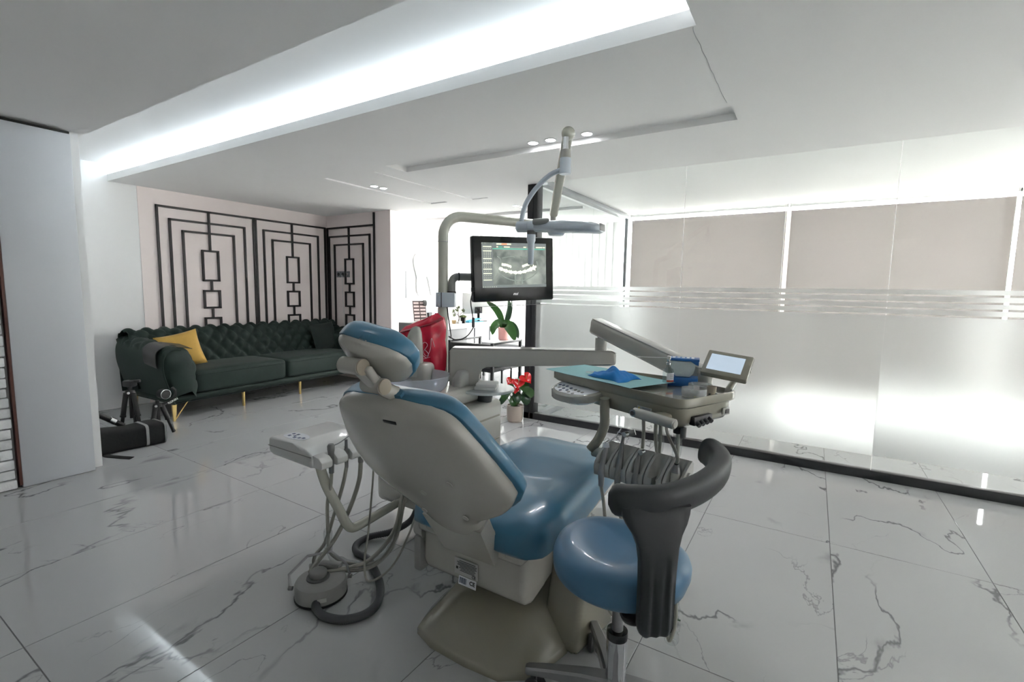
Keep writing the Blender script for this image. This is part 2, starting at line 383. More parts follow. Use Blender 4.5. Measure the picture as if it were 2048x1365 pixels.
# ================================================================ room shell
GX = [-6.40, -5.80, -5.21, -4.61, -4.013, -3.400, -2.806, -2.209, -1.615, -1.028, -0.443, 0.154, 0.754, 1.35, 1.95, 2.55, 3.15]
GY = [-1.99, -0.80, 0.411, 1.597, 2.816, 4.03, 5.24, 6.45]
b = B(); b.bx(-6.4, 3.2, -2.6, 6.9, -0.05, -0.0015); floor = struct(b.obj('floor', 'grout'))
for i in range(len(GX) - 1):
    tile_me = None
    for j in range(len(GY) - 1):
        w, h = GX[i + 1] - GX[i] - 0.003, GY[j + 1] - GY[j] - 0.003
        cx_, cy_ = (GX[i] + GX[i + 1]) / 2, (GY[j] + GY[j + 1]) / 2
        b = B(); b.box((cx_, cy_, -0.006), (w, h, 0.012), None, 0.0008, 1)
        o = b.obj('tile', 'marble', floor, smooth=False)
        me = o.data; me.transform(Matrix.Translation((-cx_, -cy_, 0))); o.location = (cx_, cy_, 0)

# ceiling: one lowered slab with shallow light slots
def ceil_slab(name, xs, ys, hf, top=2.45):
    b = B(); bm = b.bm
    for i in range(len(xs) - 1):
        for j in range(len(ys) - 1):
            h = hf((xs[i] + xs[i + 1]) / 2, (ys[j] + ys[j + 1]) / 2)
            if h is None: continue
            b.poly([(xs[i], ys[j], h), (xs[i], ys[j + 1], h), (xs[i + 1], ys[j + 1], h), (xs[i + 1], ys[j], h)])
            for di, dj, e in ((1, 0, ((xs[i + 1], ys[j]), (xs[i + 1], ys[j + 1]))), (0, 1, ((xs[i], ys[j + 1]), (xs[i + 1], ys[j + 1]))), (-1, 0, ((xs[i], ys[j]), (xs[i], ys[j + 1]))), (0, -1, ((xs[i], ys[j]), (xs[i + 1], ys[j])))):
                a, c = i + di, j + dj
                h2 = hf((xs[a] + xs[a + 1]) / 2, (ys[c] + ys[c + 1]) / 2) if 0 <= a < len(xs) - 1 and 0 <= c < len(ys) - 1 else None
                t = top if h2 is None else h2
                if t > h + 1e-6: b.poly([(*e[0], h), (*e[1], h), (*e[1], t), (*e[0], t)])
    bmesh.ops.remove_doubles(bm, verts=bm.verts[:], dist=1e-5)
    return struct(b.obj(name, 'ceiling_paint', smooth=False, fix=False))
CZ = 2.235
def h_main(x, y):
    if 2.85 < y < 3.085 and -3.02 < x < -0.44: return CZ + 0.04
    if 2.90 < y < 4.35 and (-3.87 < x < -3.62): return CZ + 0.012
    if 2.95 < y < 4.35 and (-3.27 < x < -3.05): return CZ + 0.007
    if y > 3.99 and x > -2.31: return None
    return CZ
ceil_slab('ceiling', [-6.4, -3.87, -3.62, -3.27, -3.05, -3.02, -2.31, -0.44, 3.2], [1.96, 2.85, 2.90, 2.95, 3.085, 3.99, 4.35, 6.9], h_main, 2.284)
struct(B().bx(-0.44, 3.2, -2.6, 1.96, CZ, 2.45).obj('ceiling', 'ceiling_paint', smooth=False))
struct(B().bx(-6.4, -0.44, -2.6, 1.245, 2.198, 2.45).obj('ceiling', 'ceiling_paint', smooth=False))
b = B(); b.bx(-6.4, -0.44, 1.245, 2.17, 2.392, 2.45); struct(b.obj('ceiling', 'ceiling_paint', smooth=False))
b = B(); b.bx(-5.87, -0.44, 1.953, 1.965, CZ - 0.0005, 2.297); b.bx(-5.87, -0.44, 1.965, 2.17, 2.285, 2.297); b.bx(-5.87, -0.44, 2.15, 2.17, 2.297, 2.392); struct(b.obj('ceiling', 'ceiling_paint', smooth=False))
b = B(); b.bx(-2.31, 3.2, 3.99, 6.9, 2.30, 2.45); struct(b.obj('ceiling', 'ceiling_paint', smooth=False))
# thin grey line drawing the shadow of the ceiling step, cove corner to slot
b = B(); pts = [(-0.452, 1.960)]
for k in range(14): pts.append((-0.456 + random.uniform(-0.003, 0.003), 1.985 + k * 0.062))
b.tube([(p[0], p[1], CZ - 0.0003) for p in pts], 0.0009, 5, 2); struct(b.obj('ceiling_shadow_line', 'grey_beam'))

# cove light: LED strip lying on the ledge behind the lip
t = thing('cove_light', 'long cool white light strip hidden on the ledge of the ceiling recess', 'light', (-3.1, 2.06, 2.298))
B().bx(-5.80, -0.52, 2.075, 2.125, 2.297, 2.302).obj('led_strip', 'led', t)
for x0, x1 in ((-5.74, -4.92), (-4.86, -2.71), (-2.67, -0.5)):
    li = bpy.data.lights.new('led_lamp', 'AREA'); li.shape = 'RECTANGLE'; li.size = x1 - x0; li.size_y = 0.03; li.energy = 1.5 * (x1 - x0); li.color = (0.80, 0.92, 1.0)
    lo = bpy.data.objects.new('led_lamp', li); C.objects.link(lo); lo.parent = t
    lo.location = Vector(((x0 + x1) / 2, 2.10, 2.305)) - t.location; lo.rotation_euler = (pi, 0, 0)

# downlights
def downlight(x, y, z, label, grp, r=0.034):
    t = thing('ceiling_light', label, 'light', (x, y, z), grp)
    B().lathe([(r + 0.008, 0.0), (r + 0.008, -0.004), (r, -0.005), (r, 0.0)], (x, y, z), n=24, cap=False).obj('trim_ring', 'blind_white', t)
    B().lathe([(r, -0.001), (r * 0.98, -0.003), (0.004, -0.0035)], (x, y, z), n=24).obj('lens', 'downlight', t)
    li = bpy.data.lights.new('lamp', 'SPOT'); li.energy = 7.0; li.spot_size = radians(150); li.spot_blend = 0.9; li.shadow_soft_size = 0.03; li.color = (0.97, 0.97, 1.0)
    lo = bpy.data.objects.new('lamp', li); C.objects.link(lo); lo.parent = t; lo.location = (0, 0, -0.012)
    return t
for k, x in enumerate((-1.737, -1.600, -1.465, -1.332)):
    downlight(x, 3.012, CZ + 0.04, ('leftmost', 'second from left', 'third from left, behind the lamp arm', 'rightmost')[k] + ' round downlight in the long ceiling slot', 'downlights in the long slot')
for k, (x, y) in enumerate(((-3.745, 3.38), (-3.735, 3.49))):
    downlight(x, y, CZ + 0.012, ('left', 'right')[k] + ' round downlight of the pair above the sofa', 'downlights above the sofa')
for k, (x, y) in enumerate(((-3.03, 4.88), (-3.00, 4.99))):
    downlight(x, y, CZ, ('left', 'right')[k] + ' round downlight of the far pair by the lamp pole', 'downlights by the reception')

# walls
wl = struct(B().bx(-6.0, -5.87, 1.2, 6.9, 0, 2.45).obj('wall_left', 'white_wall'))
B().bx(-5.872, -5.864, 2.187, 4.43, 0, CZ).obj('accent_panel', 'pink_wall', wl)
struct(B().bx(-5.87, -4.62, 4.425, 4.56, 0, CZ + 0.1).obj('wall_back', 'pink_wall'))
struct(B().bx(-5.40, -2.34, 5.24, 5.30, 2.205, CZ + 0.05).obj('trim_1', 'ceiling_paint'))
struct(B().bx(-5.87, -5.40, 4.56, 6.9, 0, 2.45).obj('wall_reception', 'white_wall'))
struct(B().bx(-6.0, -4.062, 1.163, 1.214, 0, 2.392).obj('wall_niche', 'white_wall'))
struct(B().bx(-4.2, -4.062, -2.6, 1.16, 0, 2.3).obj('wall_side', 'mortar'))
struct(B().bx(-6.4, 3.3, -2.7, -2.6, 0, 2.45).obj('wall_behind', 'white_wall'))
b = B(); b.bx(3.2, 3.3, -2.7, -0.6, 0, 2.45); b.bx(3.2, 3.3, 3.4, 5.36, 0, 2.45); b.bx(3.2, 3.3, 6.3, 6.9, 0, 2.45); b.bx(3.2, 3.3, 5.36, 6.3, 2.15, 2.45); b.bx(3.2, 3.3, 5.36, 6.3, 0, 0.10); b.bx(3.2, 3.3, -0.6, 3.4, 0, 0.25); b.bx(3.2, 3.3, -0.6, 3.4, 2.15, 2.45); struct(b.obj('wall_right', 'white_wall'))
b = B(); b.bx(3.23, 3.28, -0.6, 3.4, 0.25, 0.30); b.bx(3.23, 3.28, -0.6, 3.4, 2.10, 2.15)
for y in (-0.58, 0.75, 2.05, 3.38): b.bx(3.23, 3.28, y - 0.025, y + 0.025, 0.25, 2.15)
w2 = struct(b.obj('added_window_right', 'blind_white'))  # unseen window, added to supply daylight from the right
for y0, y1 in ((-0.555, 0.725), (0.775, 2.025), (2.075, 3.355)):
    B().bx(3.252, 3.258, y0, y1, 0.30, 2.10).obj('pane', 'clear_glass', w2)
    B().bx(3.205, 3.2065, y0 - 0.02, y1 + 0.02, 0.26, 2.14).obj('added_sheer_blind', 'sheer', w2)
dp = struct(B().bx(-4.03, -3.996, 0.808, 1.156, 0.002, 2.168, 0.003, 2).obj('door_1', 'door_white'))
struct(B().bx(-4.06, -4.03, 0.79, 1.162, 0, 2.19).obj('gap_shadow_sheet', 'black_plastic'))  # black sheet standing in for the shadow gap around the door panel
struct(B().bx(-4.03, -3.990, 0.793, 0.806, 0.02, 2.15).obj('trim_3', 'brown_edge'))
# white brick cladding left of the door panel
wb = struct(B().bx(-4.06, -4.022, -0.2, 0.79, 0, 2.15).obj('wall_brick', 'mortar'))
z = 0.004; row = 0
while z < 2.1:
    h = 0.060 + random.uniform(-0.004, 0.004); y1 = 0.788 - random.uniform(0, 0.012); first = True
    while y1 > 0.0:
        L_ = (0.21 if not (first and row % 2) else 0.11) + random.uniform(-0.015, 0.015); y0 = y1 - L_; d = random.uniform(0.012, 0.026)
        b = B(); b.box((-4.022 + d / 2, (y0 + y1) / 2, z + h / 2), (d + 0.01, L_ - 0.004, h - 0.004), Matrix.Rotation(random.uniform(-0.01, 0.01), 3, 'X'), 0.006, 2)
        b.obj('brick', 'brick_white', wb); y1 = y0 - 0.005; first = False
    z += h + 0.003; row += 1

w3 = struct(B().bx(3.23, 3.28, 5.36, 5.40, 0.10, 2.15).obj('added_window_glazed', 'blind_white'))  # unseen opening, added to let sun and sky brighten the glazed room
for y0, y1 in ((5.40, 6.30),): B().bx(3.252, 3.258, y0, y1, 0.10, 2.15).obj('pane', 'clear_glass', w3)
# facade behind: frame, panes, blinds
FY = 6.62
fc = struct(B().bx(-6.0, 3.3, 6.56, 6.72, 2.27, 2.45).obj('wall_facade', 'white_wall'))
b = B()
for x in (-5.42, -4.35, -3.30, -2.27, -0.31, 1.56, 3.2): b.bx(x - 0.03, x + 0.03, 6.58, 6.66, 0, 2.28)
b.bx(-5.4, 3.2, 6.58, 6.66, 0, 0.05); w1 = struct(b.obj('window_1', 'blind_white'))
xs = (-5.39, -4.38, -3.27, -2.24, -0.28, 1.59, 3.17)
for a, c in zip((-5.39, -4.32, -3.27, -2.24, -0.28, 1.59), (-4.38, -3.33, -2.30, -0.34, 1.53, 3.17)):
    B().bx(a, c, 6.617, 6.623, 0.05, 2.27).obj('pane', 'clear_glass', w1)
b = B(); b.bx(-14, 14, 6.75, 16, -0.25, -0.2); b.bx(3.35, 14, -6, 6.75, -0.25, -0.2); struct(b.obj('ground', 'outside_paving'))

# roller blinds
def roller(x0, x1, label, zb=0.13):
    t = thing('roller_blind', label, 'blind', ((x0 + x1) / 2, 6.40, 2.26), 'taupe roller blinds')
    B().cyl((x0 - 0.012, 6.40, 2.262), (x1 + 0.012, 6.40, 2.262), 0.018).obj('roller_tube', 'blind_white', t)
    b = B(); b.grid(lambda u, v: (x0 + (x1 - x0) * u, 6.419 + 0.004 * sin(u * 9), zb + 0.01 + (2.205 - zb - 0.01) * v), 16, 4); b.obj('fabric', 'roller_fabric', t)
    B().bx(x0, x1, 6.412, 6.428, zb - 0.01, zb + 0.01, 0.004).obj('bottom_bar', 'blind_white', t)
    b = B(); b.tube([(x1 - 0.01, 6.385, 2.25), (x1 - 0.012, 6.383, 1.6), (x1 - 0.01, 6.385, 0.9)], 0.003, 6); b.obj('chain', 'blind_white', t)
    for s in (x0 - 0.008, x1 + 0.008): B().bx(s - 0.004, s + 0.004, 6.38, 6.43, 2.235, 2.30).obj('bracket', 'silver', t)
roller(-2.140, -0.330, 'taupe roller blind at the far end, next to the vertical slats', 0.07)
roller(-0.286, 1.550, 'wide taupe roller blind in the middle of the glazed room')
roller(1.582, 3.15, 'taupe roller blind at the right edge, mostly cut off')

# vertical blinds
def vertical(x0, x1, label, n):
    t = thing('vertical_blind', label, 'blind', ((x0 + x1) / 2, 6.44, 2.23), 'white vertical blinds')
    B().bx(x0, x1, 6.41, 6.46, 2.20, 2.235, 0.004).obj('head_rail', 'blind_white', t)
    for k in range(n):
        x = x0 + (x1 - x0) * (k + 0.5) / n; a = radians(38)
        b = B(); w = 0.062; b.grid(lambda u, v: (x + (u - 0.5) * 2 * w * cos(a), 6.435 + (u - 0.5) * 2 * w * sin(a) + 0.008 * sin(u * pi), 0.03 + 2.17 * v), 3, 1)
        b.obj('slat', 'slat_fabric', t)
vertical(-5.36, -2.30, 'white vertical slat blind across the bright reception window', 30)

# glass partition between treatment room and glazed room
gp = struct(B().bx(-2.345, 3.2, 3.985, 4.045, 0.0, 0.063, 0.003).obj('wall_glass', 'charcoal_metal'))
GYP = 4.0
for a, c in ((-2.235, -0.914), (-0.912, 0.409), (0.411, 1.74), (1.742, 3.19)):
    b = B(); b.bx(a, c, GYP, GYP + 0.01, 0.063, 2.30); pn = b.obj('pane', 'clear_glass', gp, smooth=False)
    b = B()
    for z0, z1 in ((0.165, 1.123), (1.135, 1.1665), (1.1785, 1.2075), (1.2195, 1.251), (1.263, 1.293)):
        b.poly([(a, GYP - 0.0012, z0), (c, GYP - 0.0012, z0), (c, GYP - 0.0012, z1), (a, GYP - 0.0012, z1)])
    b.obj('frost_film', 'frost', pn, smooth=False)
for x in (-0.913, 0.410, 1.741): B().bx(x - 0.002, x + 0.002, GYP - 0.002, GYP - 0.0005, 0.063, 2.235).obj('joint', 'joint_tape', gp)
b = B(); b.bx(-2.345, -2.285, 3.985, 4.085, 0, 2.235, 0.002); b.bx(-2.279, -2.238, 3.985, 4.085, 0, 2.235, 0.002); b.bx(-2.29, -2.27, 3.992, 4.08, 0, 2.235); b.obj('post', 'charcoal_metal', gp)
# side partition running back to the facade
sp = struct(B().bx(-2.27, -2.19, 4.085, 6.56, 0.0, 0.055, 0.002).obj('wall_glass_side', 'grey_beam'))
B().bx(-2.27, -2.19, 4.085, 6.5, 2.235, 2.285, 0.002).obj('head_beam', 'grey_beam', sp)
B().bx(-2.255, -2.205, 6.44, 6.56, 0, 2.27, 0.002).obj('end_post', 'grey_beam', sp)
for a, c in ((4.09, 5.30), (5.302, 6.44)):
    pn = B().bx(-2.235, -2.225, a, c, 0.055, 2.24).obj('pane', 'clear_glass', sp, smooth=False)
    b = B()
    for z0, z1 in ((0.165, 1.123), (1.135, 1.1665), (1.1785, 1.2075), (1.2195, 1.251), (1.263, 1.293)):
        b.poly([(-2.2238, a, z0), (-2.2238, c, z0), (-2.2238, c, z1), (-2.2238, a, z1)])
    b.obj('frost_film', 'frost', pn, smooth=False)

# black metal line panels on the wall behind the sofa
def bars(name, label, o, ux, w, rects, cx_, small, divider=False, ext=False):
    o, ux = Vector(o), Vector(ux); nrm = ux.cross(Vector((0, 0, 1)))
    t = thing(name, label, 'wall decoration', o + ux * (w / 2) + Vector((0, 0, 0.05)), 'black line panels on the wall')
    T = 0.021
    def bar(b, u0, u1, z0, z1):
        c = o + ux * ((u0 + u1) / 2) + Vector((0, 0, (z0 + z1) / 2)) + nrm * 0.012
        b.box(c, (abs(u1 - u0) + T if z0 == z1 else T, 0.02, T if z0 == z1 else abs(z1 - z0) + T), rot_axes(ux, -nrm, (0, 0, 1)))
    for k, (u0, u1, zt) in enumerate(rects):
        b = B(); bar(b, u0, u0, 0.05, zt); bar(b, u0, u1, zt, zt); bar(b, u1, u1, 0.05, zt)
        if k == 0 and ext: bar(b, u1, u1, zt, zt + 0.15)
        b.obj('line_frame', 'bar_metal', t)
    b = B(); bar(b, cx_, cx_, small[0][1], rects[0][2])
    for (za, zb), (zc, zd) in zip(small, small[1:]): bar(b, cx_, cx_, zd, za)
    b.obj('centre_bar', 'bar_metal', t)
    for za, zb in small:
        b = B(); hw = 0.083
        bar(b, cx_ - hw, cx_ + hw, za, za); bar(b, cx_ - hw, cx_ + hw, zb, zb); bar(b, cx_ - hw, cx_ - hw, za, zb); bar(b, cx_ + hw, cx_ + hw, za, zb)
        b.obj('small_frame', 'bar_metal', t)
SM = [(1.302, 1.632), (0.993, 1.183), (0.65, 0.873)]
bars('line_panel', 'black line panel of nested frames on the pink wall above the yellow pillow', (-5.864, 2.345, 0), (0, 1, 0), 1.02, [(0, 1.02, 2.065), (0.114, 0.907, 1.94), (0.237, 0.777, 1.828)], 0.508, SM)
bars('line_panel', 'middle black line panel of nested frames on the pink wall above the sofa', (-5.864, 3.391, 0), (0, 1, 0), 0.985, [(0, 0.985, 2.065), (0.10, 0.872, 1.94), (0.212, 0.746, 1.828)], 0.485, SM)
bars('line_panel', 'black line panel around the wall socket, beside the corner', (-5.845, 4.425, 0), (1, 0, 0), 0.94, [(0, 0.94, 2.063), (0.033, 0.855, 1.945), (0.147, 0.728, 1.83)], 0.447, SM, ext=True)
t = thing('wall_socket', 'grey triple wall socket inside the corner line panel', 'socket', (-5.535, 4.42, 1.435))
for k in range(3):
    x = -5.625 + k * 0.09
    f = B().box((x, 4.419, 1.43), (0.084, 0.012, 0.082), None, 0.003).obj('socket_plate', 'grey_beam', t)
    B().lathe([(0.024, 0), (0.022, 0.003), (0.012, 0.0035)], (x, 4.413, 1.43), (0, -1, 0), 16).obj('insert', 'black_plastic' if k != 2 else 'silver', f)
B().tube([(-5.535, 4.40, 1.42), (-5.53, 4.395, 1.3), (-5.525, 4.41, 0.9), (-5.52, 4.415, 0.5)], 0.004, 6).obj('cable', 'blind_white', t)
# ================================================================ sofa
def sgnpow(v, p): return math.copysign(abs(v) ** p, v)
def superq(b, c, s, e1=0.3, e2=0.2, nu=32, nv=16, rot=None, crown=0.0):
    c = Vector(c); rot = rot or Matrix.Identity(3); rings = []
    for j in range(nv + 1):
        ph = -pi / 2 + pi * j / nv; rr = []
        for i in range(nu):
            th = 2 * pi * i / nu; cp = sgnpow(cos(ph), e1); z_ = sgnpow(sin(ph), e1)
            x_ = cp * sgnpow(cos(th), e2); y_ = cp * sgnpow(sin(th), e2)
            if crown and z_ > 0: z_ += crown * (1 - min(1, x_ * x_)) * (1 - min(1, y_ * y_))
            rr.append(c + rot @ Vector((x_ * s[0] / 2, y_ * s[1] / 2, z_ * s[2] / 2)))
        rings.append(rr)
    return b.rings(rings)
def pillow(b, c, ux, uy, w, h, t, n=18):
    c = Vector(c); ux, uy = Vector(ux).normalized(), Vector(uy).normalized(); nz = ux.cross(uy).normalized(); uy = nz.cross(ux)
    for s in (1, -1):
        def f(u, v, s=s):
            a, d = 2 * u - 1, 2 * v - 1
            px = a * (1 - 0.07 * (1 - d * d)); py = d * (1 - 0.07 * (1 - a * a))
            th = ((1 - a ** 4) * (1 - d ** 4)) ** 0.6
            return c + ux * (px * w / 2) + uy * (py * h / 2) + nz * (s * t / 2 * th)
        b.grid(f, n, n)
    bmesh.ops.remove_doubles(b.bm, verts=b.bm.verts[:], dist=1e-4); return b

SR = Matrix.Translation((-5.70, 1.86, 0)) @ Matrix.Rotation(radians(3.4), 4, 'Z')
sofa = thing('sofa', 'dark green velvet tufted sofa with brass legs against the pink wall', 'sofa', SR.translation)
SL = 2.50
def tuft(s, t, a=0.155, bb=0.17, A=0.048):
    u, v = s / a + t / bb, s / a - t / bb
    return A * ((abs(sin(pi * u)) * abs(sin(pi * v))) ** 0.55)
def along(profile, d):
    # point and normal at length d on a 2D polyline
    for (x0, z0), (x1, z1) in zip(profile, profile[1:]):
        L = math.hypot(x1 - x0, z1 - z0)
        if d <= L or (x1, z1) == profile[-1]:
            k = min(1, d / L); return (x0 + (x1 - x0) * k, z0 + (z1 - z0) * k), ((z1 - z0) / L, -(x1 - x0) / L)
        d -= L
def smooth2(pr, n=6): return [(p.x, p.y) for p in smooth_path([(a, c, 0) for a, c in pr], n)]
# base with its plinth ledge
b = B(); b.prism([(0.06, 0.10), (0.80, 0.10), (0.80, SL - 0.10), (0.06, SL - 0.10)], (0, 0, 0.15), (1, 0, 0), (0, 1, 0), 0.03, 0.008)
b.box((0.44, SL / 2, 0.20), (0.80, SL - 0.14, 0.055), None, 0.02, 3); b.xf(SR); b.obj('base', 'velvet_green', sofa)
# seat cushions
for k in range(2):
    b = B(); y0 = 0.27 + k * 0.985; superq(b, (0.545, y0 + 0.4875, 0.335), (0.62, 0.985, 0.225), 0.22, 0.14, 56, 20, None, 0.12); b.xf(SR)
    c = b.obj('seat_cushion', 'velvet_green', sofa, ang=60)
    b = B(); b.tube([(0.848, y0 + 0.03, 0.405), (0.856, y0 + 0.25, 0.405), (0.856, y0 + 0.74, 0.405), (0.848, y0 + 0.95, 0.405)], 0.004, 6); b.xf(SR); b.obj('piping', 'velvet_green', c)
# tufted back
prof = smooth2([(0.02, 0.20), (-0.01, 0.45), (0.0, 0.66), (0.04, 0.745), (0.11, 0.775), (0.18, 0.75), (0.225, 0.68), (0.26, 0.55), (0.29, 0.40), (0.30, 0.25)])
plen = sum(math.hypot(q[0] - p[0], q[1] - p[1]) for p, q in zip(prof, prof[1:]))
b = B()
def fback(u, v):
    d = u * plen; (x, z), (nx, nz) = along(prof, d); y = 0.03 + v * (SL - 0.06)
    t = tuft(y, d - 0.62) if d > 0.50 else 0.0
    if 0.50 < d < 0.56: t *= (d - 0.50) / 0.06
    return (x - nx * t, y, z - nz * t)
b.grid(fback, 64, 190); b.xf(SR); b.obj('backrest', 'velvet_green', sofa, ang=80)
# arms: rolled, tufted inside, smooth outside with a piped front edge
for s in (0, 1):
    pr = smooth2([(0.09, 0.16), (0.045, 0.30), (0.0, 0.47), (0.005, 0.60), (0.06, 0.665), (0.14, 0.67), (0.215, 0.625), (0.255, 0.52), (0.27, 0.38), (0.275, 0.20)])
    pl = sum(math.hypot(q[0] - p[0], q[1] - p[1]) for p, q in zip(pr, pr[1:]))
    def farm(u, v, rim=1.0):
        d = u * pl; (y, z), (ny, nz) = along(pr, d); x = 0.02 + v * 0.83
        t = tuft(x + 0.05, d - 0.66, 0.165, 0.19, 0.026) if d > 0.48 else 0.0
        if v > 0.985: t *= (1 - v) / 0.015
        z2 = 0.16 + (z - 0.16) * (1.13 - 0.15 * v)
        yy = y - ny * t; zz = z2 - nz * t
        return (x + (0.03 * sin((zz - 0.16) / 0.5 * pi / 2) * v), yy if s == 0 else SL - yy, zz)
    b = B(); b.grid(farm, 60, 56)
    rim = [farm(i / 60, 1.0) for i in range(61)]
    cv = [b.bm.verts.new(p) for p in rim]; ctr = Vector((0, 0, 0))
    inner = []
    for p in rim:
        q = Vector(p); m_ = Vector((q.x, 0.145 if s == 0 else SL - 0.145, 0.38)); inner.append(q.lerp(m_, 0.35) + Vector((0.022, 0, 0)))
    iv = [b.bm.verts.new(p) for p in inner]
    for i in range(60): b.bm.faces.new((cv[i], cv[i + 1], iv[i + 1], iv[i]))
    b.bm.faces.new(iv); bmesh.ops.remove_doubles(b.bm, verts=b.bm.verts[:], dist=1e-5)
    b.xf(SR); a = b.obj('arm', 'velvet_green', sofa, ang=80)
    b = B(); b.tube([Vector(p) + Vector((0.004, 0, 0)) for p in rim[:34:3]], 0.006, 6, 3); b.xf(SR); b.obj('piping', 'velvet_green', a)
# legs: folded brass blades at the ends, round brass legs between
for y, sg in ((0.10, 1), (SL - 0.12, -1)):
    b = B(); b.prism([(-0.010, 0.0), (0.006, 0.0), (0.022, 0.155), (-0.018, 0.155)], (0.81, y - 0.006, 0), (0, 1, 0), (0, 0, 1), 0.02)
    b.tube([(0.818, y, 0.008), (0.80, y + sg * 0.12, 0.155)], 0.006, 8, 0); b.xf(SR); b.obj('leg', 'brass', sofa)
    b = B(); b.cyl((0.12, y, 0), (0.12, y, 0.155), 0.010, 0.016); b.xf(SR); b.obj('leg', 'brass', sofa)
for y in (0.78, 1.46):
    b = B(); b.cyl((0.77, y, 0), (0.77, y, 0.155), 0.013, 0.018); b.xf(SR); b.obj('leg', 'brass', sofa)
# pillows on the sofa
ux_, uy_ = Vector((0.32, 0.92, 0.0)).normalized(), Vector((-0.30, 0.0, 0.95)).normalized()
b = B(); pillow(b, (-5.235, 2.235, 0.605), ux_ * cos(0.22) + uy_ * sin(0.22), uy_ * cos(0.22) - ux_ * sin(0.22), 0.36, 0.36, 0.13)
tag(b.obj('pillow', 'velvet_yellow', None, (-5.2, 2.22, 0.43), ang=60), 'mustard yellow velvet pillow leaning against the left sofa arm', 'pillow')
b = B(); pillow(b, (-5.43, 4.02, 0.60), (-0.14, 0.98, 0.07), (-0.28, -0.02, 0.95), 0.40, 0.38, 0.12)
tag(b.obj('pillow', 'velvet_dark', None, (-5.4, 3.97, 0.43), ang=60), 'almost black velvet pillow at the right end of the green sofa', 'pillow')
# folder draped over the arm
b = B()
pf = smooth2([(0.30, 0.668), (0.20, 0.688), (0.10, 0.705), (0.03, 0.70), (-0.022, 0.655), (-0.03, 0.56), (-0.025, 0.52)], 4)
n = len(pf) - 1
b.grid(lambda u, v: (0.56 + v * 0.22 + 0.05 * u, pf[min(n, int(round(u * n)))][0], pf[min(n, int(round(u * n)))][1] + 0.012 - 0.03 * v), n, 6, 0.004); b.xf(SR)
tag(b.obj('folder', 'leather_black', None, (-5.0, 1.9, 0.68), ang=50), 'thin black folder draped over the left sofa arm', 'folder')

# ================================================================ bag and tripods beside the sofa
t = thing('equipment_bag', 'long black fabric bag with grey bands on the floor by the sofa', 'bag', (-4.36, 1.48, 0))
def bag_ring(u, e=1.0, g=0.0):
    y = 1.23 + 0.46 * u; hh = 0.175 - 0.015 * u + 0.006 * sin(u * 9); ww = 0.21 - 0.02 * sin(u * 5)
    return [(-4.375 + (ww / 2 * e + g) * sgnpow(cos(a), 0.35), y, hh / 2 + (hh / 2 * e + g * (1 if sin(a) > 0 else 0)) * sgnpow(sin(a), 0.32)) for a in [2 * pi * i / 28 for i in range(28)]]
b = B(); b.rings([bag_ring(k / 12, 0.92 if k in (0, 12) else 1.0) for k in range(13)]); b.obj('body', 'black_fabric', t, ang=60)
for u0_, u1_ in ((0.70, 0.74), (0.965, 0.985)):
    b = B(); b.rings([bag_ring(u0_, 1.0, 0.003), bag_ring(u1_, 1.0, 0.003)]); b.obj('band', 'grey_tape', t, ang=60)
b = B(); b.tube([(-4.33, 1.33, 0.03), (-4.27, 1.30, 0.006), (-4.17, 1.33, 0.005), (-4.06, 1.38, 0.005)], 0.022, 8, 8, True, 0.14); b.obj('strap', 'black_fabric', t)
def tripod(x, y, h, label, ang0, spread=0.10, head=True):
    t = thing('tripod', label, 'tripod', (x, y, 0), 'folded tripods by the sofa')
    B().cyl((x, y, h * 0.35), (x, y, h * 0.93), 0.014).obj('column', 'black_plastic', t)
    for k in range(3):
        a = ang0 + 2 * pi * k / 3; ux, uy = cos(a), sin(a)
        b = B(); p0 = Vector((x + ux * 0.028, y + uy * 0.028, h * 0.80)); p1 = Vector((x + ux * spread, y + uy * spread, 0.004))
        b.cyl(p0, p0.lerp(p1, 0.5), 0.018); b.cyl(p0.lerp(p1, 0.48), p0.lerp(p1, 0.52), 0.021); b.cyl(p0.lerp(p1, 0.5), p1, 0.013); b.obj('leg', 'black_plastic', t)
        B().ball(p1 + Vector((0, 0, 0.010)), 0.014, 10, 8).obj('rubber_foot', 'black_plastic', t)
    B().cyl((x, y, h * 0.76), (x, y, h * 0.84), 0.038, 0.03).obj('collar', 'black_plastic', t)
    if head:
        B().box((x, y, h * 0.955), (0.085, 0.06, 0.05), Matrix.Rotation(ang0, 3, 'Z'), 0.01).obj('head', 'black_plastic', t)
        B().cyl((x, y, h * 0.99), (x + 0.06, y + 0.05, h * 1.0), 0.012).obj('handle', 'black_plastic', t)
    B().cyl((x + 0.03, y - 0.02, h * 0.80), (x + 0.05, y - 0.03, h * 0.81), 0.010).obj('knob', 'silver', t)
tripod(-4.62, 1.59, 0.47, 'tall black tripod standing upright behind the bag', 0.4, 0.085)
tripod(-4.56, 1.75, 0.31, 'short black tripod with a gimbal grip in front of the sofa arm', 1.2, 0.10, False)
t = thing('camera_gimbal', 'black camera gimbal with a lettered strap on the short tripod', 'gimbal', (-4.66, 1.80, 0.28)); G_ = Vector((0.10, -0.05, 0.0))
b = B(); b.tube([G_ + Vector(q) for q in ((-4.66, 1.79, 0.25), (-4.64, 1.84, 0.255), (-4.62, 1.90, 0.29), (-4.62, 1.92, 0.35), (-4.63, 1.90, 0.385))], 0.012, 8); b.obj('arm', 'black_plastic', t)
B().cyl(G_ + Vector((-4.66, 1.83, 0.34)), G_ + Vector((-4.60, 1.84, 0.34)), 0.04).obj('motor', 'black_plastic', t)
B().lathe([(0.041, 0.0), (0.041, 0.004), (0.037, 0.005), (0.037, 0.0)], G_ + Vector((-4.60, 1.84, 0.34)), (0.97, 0.16, 0), 20, False).obj('motor_ring', 'silver', t)
